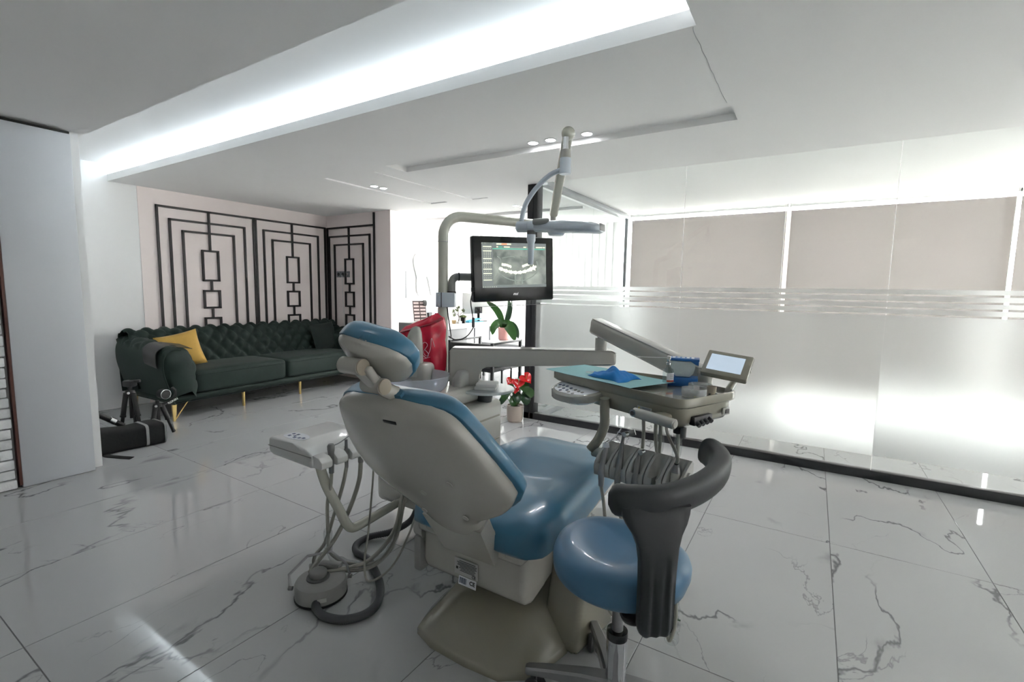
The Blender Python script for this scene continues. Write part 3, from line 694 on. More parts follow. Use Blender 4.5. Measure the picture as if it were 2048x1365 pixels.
text('lettering', 'RONIN', 0.024, G_ + Vector((-4.60, 1.89, 0.275)), (0.35, 0.75, 0.45), (-0.1, -0.45, 0.88), 'blind_white', t, 0.0008)
t = thing('monopod', 'black monopod leaning into the bag beside the wall', 'tripod', (-4.42, 1.30, 0.1))
B().cyl((-4.50, 1.22, 0.36), (-4.47, 1.48, 0.15), 0.02).obj('pole', 'black_plastic', t)
B().cyl((-4.478, 1.40, 0.215), (-4.475, 1.43, 0.19), 0.026).obj('collar', 'silver', t)

# ================================================================ reception seen through the opening
t = thing('reception_desk', 'white reception desk with a grey side panel below the window', 'desk', (-4.68, 5.7, 0))
B().bx(-5.05, -4.33, 4.97, 6.38, 0.675, 0.75, 0.004).obj('desktop', 'desk_white', t)
B().bx(-5.0, -4.36, 5.20, 5.70, 0.0, 0.675, 0.004).obj('side_panel', 'desk_grey', t)
B().bx(-5.05, -4.70, 4.93, 5.20, 0.0, 0.765, 0.004).obj('end_panel', 'charcoal_metal', t)
for y in (5.92, 6.33): B().bx(-4.39, -4.36, y - 0.015, y + 0.015, 0.0, 0.675).obj('leg', 'silver', t)
# sign with rows of teeth
t = thing('display_stand', 'white framed dental smile chart standing on the reception desk', 'sign', (-4.76, 5.14, 0.75))
ux, uy = Vector((0.36, 0.93, 0.0)).normalized(), Vector((-0.16, 0.05, 0.98)).normalized(); nz = ux.cross(uy); o = Vector((-4.76, 5.13, 0.752))
R3 = rot_axes(ux, uy, nz); H_ = 0.335; W_ = 0.22
B().box(o + uy * (H_ / 2), (W_, H_, 0.008), R3, 0.002).obj('board', 'paper_white', t)
B().box(o + uy * (H_ / 2 + 0.012) + nz * 0.005, (W_ - 0.02, H_ - 0.045, 0.003), R3).obj('chart', 'poster_dark', t)
for i in range(2):
    for j in range(6):
        B().box(o + ux * ((i - 0.5) * 0.098) + uy * (0.052 + j * 0.0485) + nz * 0.0075, (0.082, 0.026, 0.002), R3).obj('tooth_row', 'poster_tooth', t)
B().box(o + uy * 0.016 + nz * 0.0045, (0.05, 0.008, 0.001), R3).obj('caption', 'print_black', t)
B().box(o - nz * 0.05 + uy * 0.16, (0.02, 0.32, 0.006), rot_axes(ux, (uy - nz * -0.25), nz)).obj('strut', 'paper_white', t)
t = thing('desk_device', 'grey device with a dark round end behind the smile chart', 'device', (-4.80, 5.35, 0.75))
B().box((-4.80, 5.36, 0.98), (0.10, 0.26, 0.16), Matrix.Rotation(radians(-10), 3, 'Z'), 0.01).obj('body', 'cool_white_plastic', t)
B().cyl((-4.775, 5.20, 1.045), (-4.755, 5.235, 1.045), 0.042).obj('roll_end', 'foot_dark', t)
B().bx(-4.82, -4.78, 5.32, 5.40, 0.75, 0.91, 0.004).obj('stand', 'black_plastic', t)
for k, (y, c, l) in enumerate(((5.335, 'box_navy', 'navy carton on the desk beside the smile chart'), (5.385, 'red_plastic', 'red carton on the desk behind the lamp pole'))):
    b = B(); b.bx(-4.66, -4.60, y - 0.022, y + 0.022, 0.75, 0.90 - k * 0.02, 0.002); o_ = b.obj('carton', c, None, (-4.63, y, 0.75)); tag(o_, l, 'box')
    B().bx(-4.601, -4.598, y - 0.012, y + 0.012, 0.80, 0.85).obj('label', 'label_white', o_)
# bonsai
t = thing('bonsai', 'small bonsai tree in a pale square pot on the reception desk', 'plant', (-4.42, 5.50, 0.75))
B().lathe([(0.032, 0), (0.045, 0.05), (0.038, 0.048), (0.036, 0.04)], (-4.42, 5.46, 0.75), n=4).obj('pot', 'wood_light', t)
B().bx(-4.40, -4.34, 5.49, 5.55, 0.75, 0.785, 0.004).obj('stone_tray', 'paper_white', t)
b = B(); b.tube([(-4.38, 5.52, 0.78), (-4.385, 5.54, 0.83), (-4.37, 5.50, 0.88), (-4.36, 5.49, 0.93), (-4.37, 5.50, 0.97)], lambda k: 0.008 * (1.1 - k * 0.8), 7)
b.tube([(-4.375, 5.51, 0.86), (-4.37, 5.57, 0.90), (-4.36, 5.60, 0.93)], 0.004, 6); b.tube([(-4.37, 5.50, 0.88), (-4.38, 5.44, 0.90), (-4.38, 5.41, 0.93)], 0.004, 6); b.obj('trunk', 'wood_dark', t)
def leafball(b, c, r, n, ls):
    for _ in range(n):
        d = Vector((random.gauss(0, 1), random.gauss(0, 1), random.gauss(0, 1))); d.normalize(); p = Vector(c) + d * r * random.uniform(0.3, 1)
        x = d.cross(Vector((random.random(), random.random(), random.random()))).normalized(); y = d.cross(x)
        b.poly([p - x * ls, p + y * ls * 0.45 + d * ls * 0.2, p + x * ls, p - y * ls * 0.45 + d * ls * 0.2])
b = B()
for c, r in (((-4.37, 5.50, 0.985), 0.04), ((-4.36, 5.60, 0.94), 0.035), ((-4.38, 5.41, 0.935), 0.038), ((-4.37, 5.47, 0.95), 0.035), ((-4.38, 5.42, 0.88), 0.03)): leafball(b, c, r, 60, 0.012)
f_ = b.obj('foliage', 'leaf_olive', t, fix=False); f_['kind'] = 'stuff'
t = thing('succulent', 'round succulent in a small black pot on the reception desk', 'plant', (-4.35, 5.62, 0.75))
B().lathe([(0.034, 0), (0.042, 0.088), (0.038, 0.088), (0.036, 0.078)], (-4.36, 5.60, 0.75)).obj('pot', 'black_plastic', t)
for k in range(26):
    a = k * 2.4; r = 0.042 * math.sqrt(k / 26); d = Vector((cos(a) * r, sin(a) * r, 0.024 - r * 0.4))
    B().ball((-4.36 + d.x * 1.15, 5.60 + d.y * 1.15, 0.842 + d.z), (0.011, 0.011, 0.016), 8, 6).obj('leaf', 'leaf_olive', t)
t = thing('document_tray', 'turquoise folding tray lying on the reception desk', 'tray', (-4.42, 5.95, 0.75))
B().box((-4.42, 5.93, 0.785), (0.12, 0.36, 0.008), Matrix.Rotation(radians(5), 3, 'X'), 0.002).obj('top', 'teal_tray', t)
B().box((-4.42, 5.93, 0.754), (0.13, 0.36, 0.008), None, 0.002).obj('base', 'teal_tray', t)
B().cyl((-4.45, 6.09, 0.757), (-4.45, 6.09, 0.795), 0.006).obj('support', 'black_plastic', t)
# desk monitor from behind
t = thing('desk_monitor', 'silver desk monitor seen from behind on the reception desk', 'monitor', (-4.55, 6.22, 0.75))
ux = Vector((0.55, 0.83, 0.0)).normalized()
R3 = rot_axes(ux, (-0.83, 0.55, 0), (0, 0, 1))
B().box((-4.50, 6.17, 1.03), (0.52, 0.022, 0.32), R3, 0.006).obj('display', 'label_grey', t)
B().box(Vector((-4.50, 6.17, 1.03)) + Vector((-0.83, 0.55, 0)) * 0.012, (0.52, 0.006, 0.325), R3, 0.002).obj('screen', 'black_gloss', t)
B().box(Vector((-4.49, 6.16, 0.865)), (0.04, 0.02, 0.21), R3, 0.004).obj('stand', 'black_gloss', t)
B().box(Vector((-4.49, 6.16, 0.93)), (0.12, 0.026, 0.10), R3, 0.004).obj('bracket', 'black_gloss', t)
B().box(Vector((-4.49, 6.16, 0.756)), (0.24, 0.18, 0.012), R3, 0.004).obj('foot', 'black_gloss', t)
# white tooth cut-out on the reception wall
t = thing('tooth_sign', 'white tooth shaped cutout mounted on the white reception wall', 'sign', (-5.40, 5.92, 1.13))
poly = smooth2([(0.00, 0.0), (-0.05, 0.10), (-0.055, 0.22), (-0.045, 0.30), (-0.09, 0.42), (-0.115, 0.52), (-0.10, 0.62), (-0.03, 0.69), (0.06, 0.69), (0.145, 0.665), (0.24, 0.69), (0.34, 0.70), (0.42, 0.63), (0.43, 0.52), (0.39, 0.40), (0.36, 0.28), (0.365, 0.15), (0.34, 0.02), (0.30, 0.01), (0.255, 0.14), (0.22, 0.27), (0.165, 0.32), (0.11, 0.26), (0.08, 0.12), (0.05, 0.02), (0.0, 0.0)], 4)[:-1]
b = B(); b.prism([(p[0], p[1]) for p in poly], (-5.385, 5.76, 1.13), (0, 1, 0), (0, 0, 1), 0.018); b.obj('plate', 'blind_white', t, smooth=False)
for y, z in ((5.85, 1.6), (6.0, 1.6)): B().cyl((-5.40, y, z), (-5.385, y, z), 0.008).obj('spacer', 'silver', t)
cb = struct(B().bx(-5.40, -5.385, 4.95, 5.62, 0.05, 2.25, 0.002).obj('door_2', 'white_wall'))
for y in (5.285, 5.457):
    B().bx(-5.372, -5.360, y - 0.009, y + 0.009, 1.10, 1.52, 0.003).obj('handle', 'grey_beam', cb)
# side table with orchid
t = thing('side_table', 'white topped low table with dark legs under the orchid', 'table', (-3.35, 5.9, 0))
B().bx(-4.08, -2.55, 5.60, 6.22, 0.445, 0.50, 0.004).obj('tabletop', 'desk_white', t)
B().bx(-4.04, -2.6, 5.64, 6.18, 0.42, 0.445).obj('frame', 'charcoal_metal', t)
for x in (-4.02, -2.62):
    for y in (5.66, 6.16): B().bx(x - 0.015, x + 0.015, y - 0.015, y + 0.015, 0, 0.43).obj('leg', 'charcoal_metal', t)
PX, PY = -3.93, 6.05
t = thing('orchid', 'orchid with broad drooping leaves and purple bloom in a pink pot', 'plant', (PX, PY, 0.50))
B().lathe([(0.070, 0.0), (0.086, 0.02), (0.090, 0.19), (0.082, 0.19), (0.078, 0.17)], (PX, PY, 0.50)).obj('pot', 'pot_pink', t)
B().lathe([(0.078, 0), (0.03, 0.012), (0.002, 0.012)], (PX, PY, 0.665)).obj('bark', 'soil', t)
def leaf(parent, pts, w, m, name='leaf', curl=0.25, face=None):
    P = smooth_path(pts, 5); k = len(P) - 1; b = B()
    def f(u, v):
        i = min(k, int(round(u * k))); p = P[i]; d = (P[min(k, i + 1)] - P[max(0, i - 1)]).normalized()
        sd = d.cross(face if face else Vector((0, 0, 1))); sd = sd.normalized() if sd.length > 1e-3 else Vector((1, 0, 0)); nn = sd.cross(d)
        ww = w * (sin(pi * min(1, 0.06 + u * 0.94)) ** 0.6); a = 2 * v - 1
        return p + sd * (a * ww) + nn * (abs(a) * ww * curl)
    b.grid(f, k, 4); return b.obj(name, m, parent, ang=80, fix=False)
U = Vector((0.85, 0.53, 0)); V_ = Vector((-0.53, 0.85, 0)); P0 = Vector((PX, PY, 0.68))
leaf(t, [P0, P0 + U * -0.06 + Vector((0, 0, 0.18)), P0 + U * -0.14 + Vector((0, 0, 0.30)), P0 + U * -0.27 + Vector((0, 0, 0.40))], 0.05, 'leaf_green', face=V_ * -1)
leaf(t, [P0, P0 + U * 0.05 + Vector((0, 0, 0.15)), P0 + U * 0.08 + Vector((0, 0, 0.30)), P0 + U * 0.06 + Vector((0, 0, 0.44))], 0.04, 'leaf_dark', face=V_ * -1)
leaf(t, [P0, P0 + U * -0.07 - V_ * 0.04 + Vector((0, 0, 0.08)), P0 + U * -0.15 - V_ * 0.08 + Vector((0, 0, 0.02)), P0 + U * -0.17 - V_ * 0.10 + Vector((0, 0, -0.10))], 0.06, 'leaf_green', face=V_ * -1)
leaf(t, [P0, P0 + U * 0.05 - V_ * 0.08 + Vector((0, 0, 0.06)), P0 + U * 0.12 - V_ * 0.12 + Vector((0, 0, -0.04)), P0 + U * 0.17 - V_ * 0.13 + Vector((0, 0, -0.18))], 0.075, 'leaf_green', face=V_ * -1)
leaf(t, [P0, P0 + U * 0.10 + Vector((0, 0, 0.06)), P0 + U * 0.18 + Vector((0, 0, -0.03)), P0 + U * 0.22 + Vector((0, 0, -0.16))], 0.05, 'leaf_dark', face=V_ * -1)
b = B(); b.tube([P0, P0 + U * 0.10 + Vector((0, 0, 0.3)), P0 + U * 0.09 + Vector((0, 0, 0.60))], 0.006, 6); b.obj('stem', 'leaf_dark', t)
b = B(); b.tube([P0 + U * 0.06, P0 + U * 0.12 + Vector((0, 0, 0.3)), P0 + U * 0.09 + Vector((0, 0, 0.58))], 0.004, 6); b.obj('support_stick', 'black_plastic', t)
for k, (du, dz) in enumerate(((0.02, 0.63), (0.06, 0.66), (0.10, 0.64), (0.15, 0.66))):
    fl = None
    for q in range(5):
        a = 2 * pi * q / 5; c = P0 + U * (du + 0.022 * cos(a)) + Vector((0, 0, dz + 0.022 * sin(a))) - V_ * 0.01
        b = B(); b.ball(c, (0.018, 0.006, 0.018), 8, 6, rot_axes(U, V_, (0, 0, 1)))
        if fl is None: fl = b.obj('flower', 'flower_purple', t)
        else: b.obj('petal', 'flower_purple', fl)
# armchair of black metal bars
def armchair(x0, x1, y0, y1, za, label):
    t = thing('armchair', label, 'armchair', ((x0 + x1) / 2, (y0 + y1) / 2, 0)); T = 0.035
    for x, y in ((x0, y0), (x1, y0), (x0, y1), (x1, y1)): B().bx(x - T / 2, x + T / 2, y - T / 2, y + T / 2, 0, za, 0.002).obj('leg', 'charcoal_metal', t)
    for x in (x0, x1):
        B().bx(x - T / 2, x + T / 2, y0, y1, za - 0.022, za, 0.002).obj('armrest', 'charcoal_metal', t)
        B().bx(x - 0.012, x + 0.012, y0, y1, 0.015, 0.04, 0.002).obj('floor_rail', 'charcoal_metal', t)
        for k in (1, 2): B().bx(x - 0.009, x + 0.009, y0 + (y1 - y0) * k / 3 - 0.009, y0 + (y1 - y0) * k / 3 + 0.009, 0.04, 0.25).obj('spindle', 'charcoal_metal', t)
    B().bx(x0, x1, y0, y1, 0.235, 0.285, 0.003).obj('seat_frame', 'charcoal_metal', t)
    B().bx(x0 + 0.02, x1 - 0.02, y0 + 0.06, y1 - 0.01, 0.285, 0.365, 0.02, 3).obj('seat', 'leather_black', t)
    b = B(); b.box(((x0 + x1) / 2, y0 + 0.02, (za + 0.38) / 2 - 0.01), (x1 - x0 - 0.04, 0.07, za - 0.40), None, 0.018, 3); b.obj('backrest', 'leather_black', t)
armchair(-3.93, -3.27, 4.78, 5.44, 0.60, 'low black metal framed armchair with leather cushions behind the delivery arm')
# anthurium on the floor by the post
AX, AY = -2.345, 3.825
t = thing('anthurium', 'potted anthurium with red blooms on the floor by the black post', 'plant', (AX, AY, 0))
B().lathe([(0.066, 0.0), (0.066, 0.012), (0.076, 0.018), (0.080, 0.16), (0.074, 0.16), (0.072, 0.145)], (AX, AY, 0)).obj('pot', 'pot_taupe', t)
B().lathe([(0.072, 0), (0.03, 0.006), (0.002, 0.006)], (AX, AY, 0.142)).obj('soil', 'soil', t)
P0 = Vector((AX, AY, 0.147))
LV = [(-0.10, -0.02, 0.10, 0.045, 'leaf_green'), (-0.065, -0.05, 0.17, 0.045, 'leaf_green'), (-0.13, 0.02, 0.04, 0.042, 'leaf_dark'), (0.02, -0.06, 0.09, 0.045, 'leaf_dark'), (0.09, -0.04, 0.20, 0.052, 'leaf_green'), (0.16, 0.0, 0.13, 0.055, 'leaf_green'), (0.11, -0.06, 0.06, 0.05, 'leaf_dark'), (0.03, 0.03, 0.22, 0.055, 'leaf_green'), (-0.02, -0.08, 0.05, 0.04, 'leaf_green'), (0.13, 0.06, 0.07, 0.045, 'leaf_dark'), (-0.05, 0.06, 0.13, 0.04, 'leaf_dark')]
for k, (du, dv, dz, w, mm) in enumerate(LV):
    out_ = (U * du + V_ * (dv - 0.05)); out_.normalize()
    mid = P0 + U * du * 0.62 + V_ * dv * 0.5 + Vector((0, 0, dz * 0.85 + 0.05)); tip = mid + out_ * 0.062 + Vector((0, 0, -0.072))
    b = B(); b.tube([P0 + U * du * 0.1, P0 + U * du * 0.3 + Vector((0, 0, dz * 0.55)), mid], 0.003, 6); b.obj('stem', 'stem_green', t)
    leaf(t, [mid - (tip - mid) * 0.25, mid.lerp(tip, 0.4) + out_ * 0.012, tip], w * 0.95, mm, face=(out_ * 0.8 - V_ * 0.6 + Vector((0, 0, 0.5))))
for k, (du, dv, dz, sc, dr) in enumerate(((-0.045, -0.02, 0.255, 0.8, (-0.6, -0.7, 0.2)), (0.03, -0.05, 0.24, 1.05, (-0.2, -1, 0.35)), (0.085, -0.02, 0.285, 1.25, (0.75, -0.5, 0.3)), (0.0, -0.07, 0.18, 0.65, (-0.1, -0.9, -0.3)), (-0.03, 0.03, 0.225, 0.6, (-0.9, -0.1, 0.1)))):
    c = P0 + U * du + V_ * dv + Vector((0, 0, dz)); n_ = (U * dr[0] * 0.7 + V_ * (dr[1] - 0.5) + Vector((0, 0, dr[2] + 0.6))).normalized(); x_, y_ = frame_of(n_)
    b = B(); b.tube([P0 + U * du * 0.2, P0 + U * du * 0.6 + V_ * dv * 0.5 + Vector((0, 0, dz * 0.6)), c], 0.0032, 6); b.obj('stem', 'stem_green', t)
    b = B(); r = 0.056 * sc
    tipd = (U * dr[0] + V_ * dr[1] + Vector((0, 0, -0.5))); tipd = (tipd - n_ * tipd.dot(n_)).normalized(); sd = n_.cross(tipd)
    def heart(u, v, c=c, r=r, tipd=tipd, sd=sd, n_=n_):
        a = 2 * pi * u; q = v
        hx = 0.95 * (sin(a)) ** 3; hy = (13 * cos(a) - 5 * cos(2 * a) - 2 * cos(3 * a) - cos(4 * a)) / 16
        return c + sd * (hx * r * q * 1.05) - tipd * (hy * r * q - 0.25 * r) + n_ * (0.18 * r * q * q * (1 + 0.4 * cos(3 * a)))
    b.grid(heart, 28, 4); bmesh.ops.remove_doubles(b.bm, verts=b.bm.verts[:], dist=1e-5); fl = b.obj('flower', 'flower_red', t, ang=80, fix=False)
    b = B(); b.tube([c + tipd * (0.2 * r), c + n_ * (0.3 * r) + tipd * 0.2 * r, c + n_ * r * 0.9 - tipd * 0.1 * r], lambda k: 0.004 * sc * (1.1 - 0.7 * k), 7); b.obj('spadix', 'spadix', fl)
# ================================================================ dental chair
dc = thing('dental_chair', 'reclined dental chair with blue upholstery and cream shells in the room centre', 'dental chair', (-0.94, 1.5, 0))
# floor plate and lift
b = B()
def ring_poly(pts, z): return [(x, y, z) for x, y in pts]
A0 = [(-1.165, 1.30), (-1.135, 1.20), (-1.05, 1.172), (-0.90, 1.168), (-0.77, 1.18), (-0.675, 1.25), (-0.638, 1.41), (-0.66, 1.75), (-0.72, 1.98), (-0.95, 2.02), (-1.10, 1.95), (-1.165, 1.62)]
cx_, cy_ = -0.93, 1.62
def shrink(P, k, ky=None): return [(cx_ + (x - cx_) * k, cy_ + (y - cy_) * (ky or k)) for x, y in P]
b.rings([ring_poly(A0, 0.0), ring_poly(A0, 0.022), ring_poly(shrink(A0, 0.985), 0.032), ring_poly(shrink(A0, 0.90, 0.86), 0.062), ring_poly(shrink(A0, 0.74, 0.66), 0.115), ring_poly(shrink(A0, 0.55, 0.45), 0.145)])
b.obj('base_plate', 'beige_plastic', dc, ang=50)
b = B(); b.prism([(0.0, 0.0), (0.235, 0.0), (0.30, 0.30), (0.22, 0.36), (0.05, 0.36), (-0.015, 0.03)], (-0.745, 1.435, 0.0), (0.18, 0.98, 0), (0, 0, 1), 0.15, 0.022, 3); b.obj('lift_cover', 'beige_plastic', dc)
b = B(); b.bx(-1.05, -0.80, 1.42, 1.85, 0.10, 0.34, 0.03, 3); b.obj('lift_column', 'foot_dark', dc)
# lower body shell
b = B(); b.prism([(1.272, 0.385), (1.268, 0.245), (1.285, 0.205), (1.33, 0.187), (1.42, 0.205), (1.58, 0.285), (1.85, 0.345), (2.25, 0.345), (2.30, 0.375), (2.28, 0.41), (1.85, 0.425), (1.30, 0.405)], (-1.172, 0, 0), (0, 1, 0), (0, 0, 1), 0.44, 0.020, 3)
body = b.obj('body_shell', 'cream_plastic', dc)
b = B(); b.bx(-1.178, -0.728, 1.245, 1.52, 0.362, 0.415, 0.016, 3); b.obj('rear_bracket', 'cream_plastic', dc)
for x in (-1.105, -0.765):
    b = B(); b.prism([(1.245, 0.37), (1.238, 0.435), (1.262, 0.485), (1.32, 0.50), (1.40, 0.46), (1.42, 0.37)], (x - 0.035, 0, 0), (0, 1, 0), (0, 0, 1), 0.07, 0.014, 3); b.obj('hinge_lug', 'cream_plastic', dc)
b = B(); b.bx(-1.045, -0.795, 1.240, 1.285, 0.41, 0.4185, 0.002); b.obj('hinge_slot', 'black_plastic', dc)
b = B(); b.bx(-1.20, -1.165, 1.25, 1.31, 0.20, 0.335, 0.008, 2); b.obj('side_lever', 'foot_grey', dc)
b = B(); b.cyl((-1.215, 1.31, 0.352), (-1.165, 1.31, 0.352), 0.045, 0.055, 24); b.obj('side_pivot', 'grey_plastic', dc)
# rating plate and sticker on the rear face
pl = B().box((-0.965, 1.2645, 0.274), (0.100, 0.003, 0.060), None, 0.0008, 1).obj('rating_plate', 'label_grey', dc)
for k, (w, y) in enumerate(((0.070, 0.0225), (0.086, 0.0165), (0.080, 0.0115), (0.084, 0.0065), (0.066, 0.0015), (0.072, -0.0035), (0.060, -0.0085), (0.066, -0.0135))):
    B().box((-0.960 + (0.086 - w) * 0.12, 1.2625, 0.274 + y), (w, 0.001, 0.0017)).obj('print_line', 'print_black', pl)
text('print_mark', 'CE', 0.014, (-0.930, 1.2625, 0.252), (1, 0, 0), (0, 0, 1), 'print_black', pl, 0.0003)
B().box((-1.003, 1.2625, 0.268), (0.008, 0.001, 0.009)).obj('factory_mark', 'print_black', pl)
st = B().box((-0.962, 1.2685, 0.2205), (0.076, 0.002, 0.030), Matrix.Rotation(radians(-8), 3, 'X'), 0.0005, 1).obj('sticker', 'label_white', dc)
for k in range(9): B().box((-0.994 + k * 0.0034, 1.267, 0.222), (0.0012 + 0.001 * (k % 3 == 0), 0.001, 0.020), Matrix.Rotation(radians(-8), 3, 'X')).obj('barcode_line', 'print_navy', st)
text('sticker_mark', 'CE', 0.020, (-0.940, 1.2668, 0.2225), (1, 0, 0), (0, 0.139, 0.99), 'print_black', st, 0.0004)
# seat and leg rest
def lerp_tab(t_, x):
    for (x0, *a), (x1, *c) in zip(t_, t_[1:]):
        if x <= x1:
            k = (x - x0) / (x1 - x0); k = max(0, min(1, k))
            return [p + (q - p) * k for p, q in zip(a, c)]
    return list(t_[-1][1:])
#        y      half   ztop   zbot  edge rise
ST = [(1.215, 0.17, 0.475, 0.425, 0.0), (1.24, 0.245, 0.500, 0.405, 0.004), (1.29, 0.275, 0.520, 0.40, 0.015), (1.42, 0.288, 0.525, 0.405, 0.035), (1.60, 0.285, 0.520, 0.41, 0.045), (1.80, 0.272, 0.545, 0.42, 0.030), (1.95, 0.258, 0.555, 0.42, 0.010), (2.10, 0.245, 0.520, 0.405, 0.012), (2.30, 0.235, 0.440, 0.345, 0.022), (2.48, 0.218, 0.365, 0.29, 0.020), (2.57, 0.17, 0.325, 0.275, 0.005), (2.60, 0.09, 0.305, 0.28, 0.0)]
def seat_rings(dz0, dz1, kw, nU=40):
    rr = []
    for i in range(61):
        y = 1.215 + (2.60 - 1.215) * i / 60; hw, zt, zb, er = lerp_tab(ST, y); hw *= kw; ring = []
        for j in range(nU):
            a = 2 * pi * j / nU; x = hw * sgnpow(cos(a), 0.55); s = sin(a); q = abs(x / hw)
            if s >= 0: z = zb + (zt + dz1 - zb) * abs(s) ** 0.55 + er * q ** 2 * abs(s) ** 0.5 - 0.012 * (1 - q * q) * (1 if s > 0 else 0)
            else: z = zb + dz0 * abs(s) ** 0.6
            ring.append((-0.945 + x, y, z))
        rr.append(ring)
    return rr
b = B(); b.rings(seat_rings(-0.012, 0.0, 1.0)); b.obj('seat_cushion', 'blue_vinyl', dc, ang=70)
b = B(); rr = []
for i in range(33):
    y = 1.34 + (2.58 - 1.34) * i / 32; hw, zt, zb, er = lerp_tab(ST, y); hw *= 0.97; ring = []
    for j in range(28):
        a = 2 * pi * j / 28; s = sin(a); ring.append((-0.945 + hw * sgnpow(cos(a), 0.5), y, zb + 0.004 - (0.0 if s > 0 else 0.040 * abs(s) ** 0.6)))
    rr.append(ring)
b.rings(rr); b.obj('seat_shell', 'cream_plastic', dc, ang=50)
# backrest
BO = Vector((-0.925, 1.235, 0.435)); a54 = radians(57.4); BU = Vector((0, -cos(a54), sin(a54))); BN = Vector((0, sin(a54), cos(a54)))
BT = [(0.0, 0.116), (0.12, 0.118), (0.165, 0.13), (0.195, 0.165), (0.222, 0.212), (0.25, 0.255), (0.285, 0.288), (0.33, 0.312), (0.375, 0.308), (0.45, 0.287), (0.516, 0.262), (0.563, 0.24), (0.596, 0.222), (0.617, 0.2), (0.629, 0.17), (0.637, 0.125), (0.6425, 0.05)]
def back_rings(u0, u1, n, kw, n0, n1, p0, p1, curve=0.035):
    rr = []
    for i in range(n + 1):
        u = u0 + (u1 - u0) * i / n; hw = lerp_tab(BT, u)[0] * kw * 0.945; ring = []
        # thin the section down towards both ends
        e = min(1.0, (u1 - u) / 0.035 if u1 - u < 0.035 else 1.0, (u - u0) / 0.03 + 0.35 if u - u0 < 0.03 else 1.0); e = max(0.12, e) ** 0.5
        bow = -curve * sin(pi * max(0, min(1, (u - 0.05) / 0.75)))
        for j in range(44):
            a = 2 * pi * j / 44; x = hw * sgnpow(cos(a), 0.75); s = sin(a); q = min(1, abs(x) / 0.32)
            nn = (n1 * e * abs(s) ** p1) if s > 0 else (n0 * e * abs(s) ** p0)
            ring.append(BO + BU * u + BN * (nn + bow + 0.035 * q * q) + Vector((x, 0, 0)))
        rr.append(ring)
    return rr
b = B(); b.rings(back_rings(0.0, 0.643, 60, 1.0, -0.048, 0.010, 0.32, 0.4)); sh_ = b.obj('backrest_shell', 'cream_plastic', dc, ang=70)
b = B(); b.rings([[BO + BU * (0.12 - 0.185 * k) + BN * (-0.050 - 0.004 * k + (0.055 if s > 0 else 0)) + Vector((sx * (0.118 - 0.012 * k), 0, 0)) for sx, s in ((-1, 0), (-0.9, -1), (0.9, -1), (1, 0), (1, 1), (-1, 1))] for k in (0, 0.5, 1)]); b.obj('backrest_neck', 'cream_plastic', dc)
b = B(); b.rings(back_rings(0.175, 0.652, 60, 1.05, -0.006, 0.070, 0.5, 0.55)); b.obj('backrest_cushion', 'blue_vinyl', dc, ang=70)
b = B()
b.box(BO + BU * 0.604 + BN * -0.066 + Vector((0.030, 0, 0)), (0.046, 0.010, 0.016), rot_axes((1, 0, 0), BU, BN), 0.002); b.obj('headrest_slot', 'black_plastic', dc)
for (x, u_) in ((0.14, 0.40), (0.02, 0.33), (0.12, 0.23), (-0.05, 0.20)):
    hw = 0.3; q = min(1, abs(x) / 0.32); bow = -0.035 * sin(pi * (u_ - 0.05) / 0.75)
    b = B(); b.lathe([(0.011, 0), (0.0105, 0.0015), (0.004, 0.001)], BO + BU * u_ + BN * (bow + 0.035 * q * q - 0.0545 * (1 - (x / 0.31) ** 2) ** 0.3) + Vector((x, 0, 0)), -BN, 18); b.obj('screw_cap', 'cream_plastic', sh_)
# headrest
HO = Vector((-0.950, 0.848, 1.066)); a42 = radians(44); HU = Vector((0, -cos(a42), sin(a42))); HN = Vector((0, sin(a42), cos(a42))); HX = Vector((1, 0, 0)) * cos(0.30) - HU * sin(0.30); HU = HU * cos(0.30) + Vector((1, 0, 0)) * sin(0.30)
HT = [(-0.105, 0.045), (-0.10, 0.075), (-0.085, 0.100), (-0.05, 0.122), (0.0, 0.132), (0.04, 0.126), (0.07, 0.108), (0.09, 0.082), (0.100, 0.05), (0.104, 0.015)]
def head_rings(n0, n1, kw, p0, p1):
    rr = []
    for i in range(41):
        u0_ = -0.105 + 0.209 * i / 40; u = u0_ * 0.76; hw = lerp_tab(HT, u0_)[0] * kw * 0.82; e = max(0.15, min(1, (0.104 - u0_) / 0.03, (u0_ + 0.105) / 0.03)) ** 0.5; ring = []
        for j in range(40):
            a = 2 * pi * j / 40; x = hw * sgnpow(cos(a), 0.8); s = sin(a); q = x / 0.135
            ring.append(HO + HU * u + HN * ((n1 * e * abs(s) ** p1 if s > 0 else n0 * e * abs(s) ** p0) + 0.030 * q * q) + HX * x)
        rr.append(ring)
    return rr
b = B(); b.rings(head_rings(-0.030, 0.006, 0.985, 0.6, 0.4)); b.obj('headrest_shell', 'cream_plastic', dc, ang=70)
b = B(); b.rings(head_rings(-0.004, 0.066, 1.05, 0.5, 0.6)); b.obj('headrest_cushion', 'blue_vinyl', dc, ang=70)
b = B(); b.tube([(-0.945, 0.792, 1.052), (-0.935, 0.815, 1.025), (-0.920, 0.835, 1.000)], 0.019, 12, 4); link = b.obj('headrest_link', 'grey_plastic', dc)
b = B(); b.box((-0.921, 0.812, 1.030), (0.03, 0.022, 0.052), Matrix.Rotation(radians(36), 3, 'X'), 0.008, 3); b.obj('link_cover', 'cream_plastic', link)
for (y, z, x0, x1) in ((0.79, 1.052, -0.995, -0.925), (0.835, 0.999, -0.965, -0.898)):
    k_ = B().cyl((x0, y, z), (x1, y, z), 0.0215, None, 24).obj('headrest_joint', 'cream_plastic', dc)
    B().lathe([(0.0205, 0), (0.0205, 0.004), (0.017, 0.006), (0.002, 0.0062)], (x1, y, z), (1, 0, 0), 24).obj('end_cap', 'tan_cap', k_)
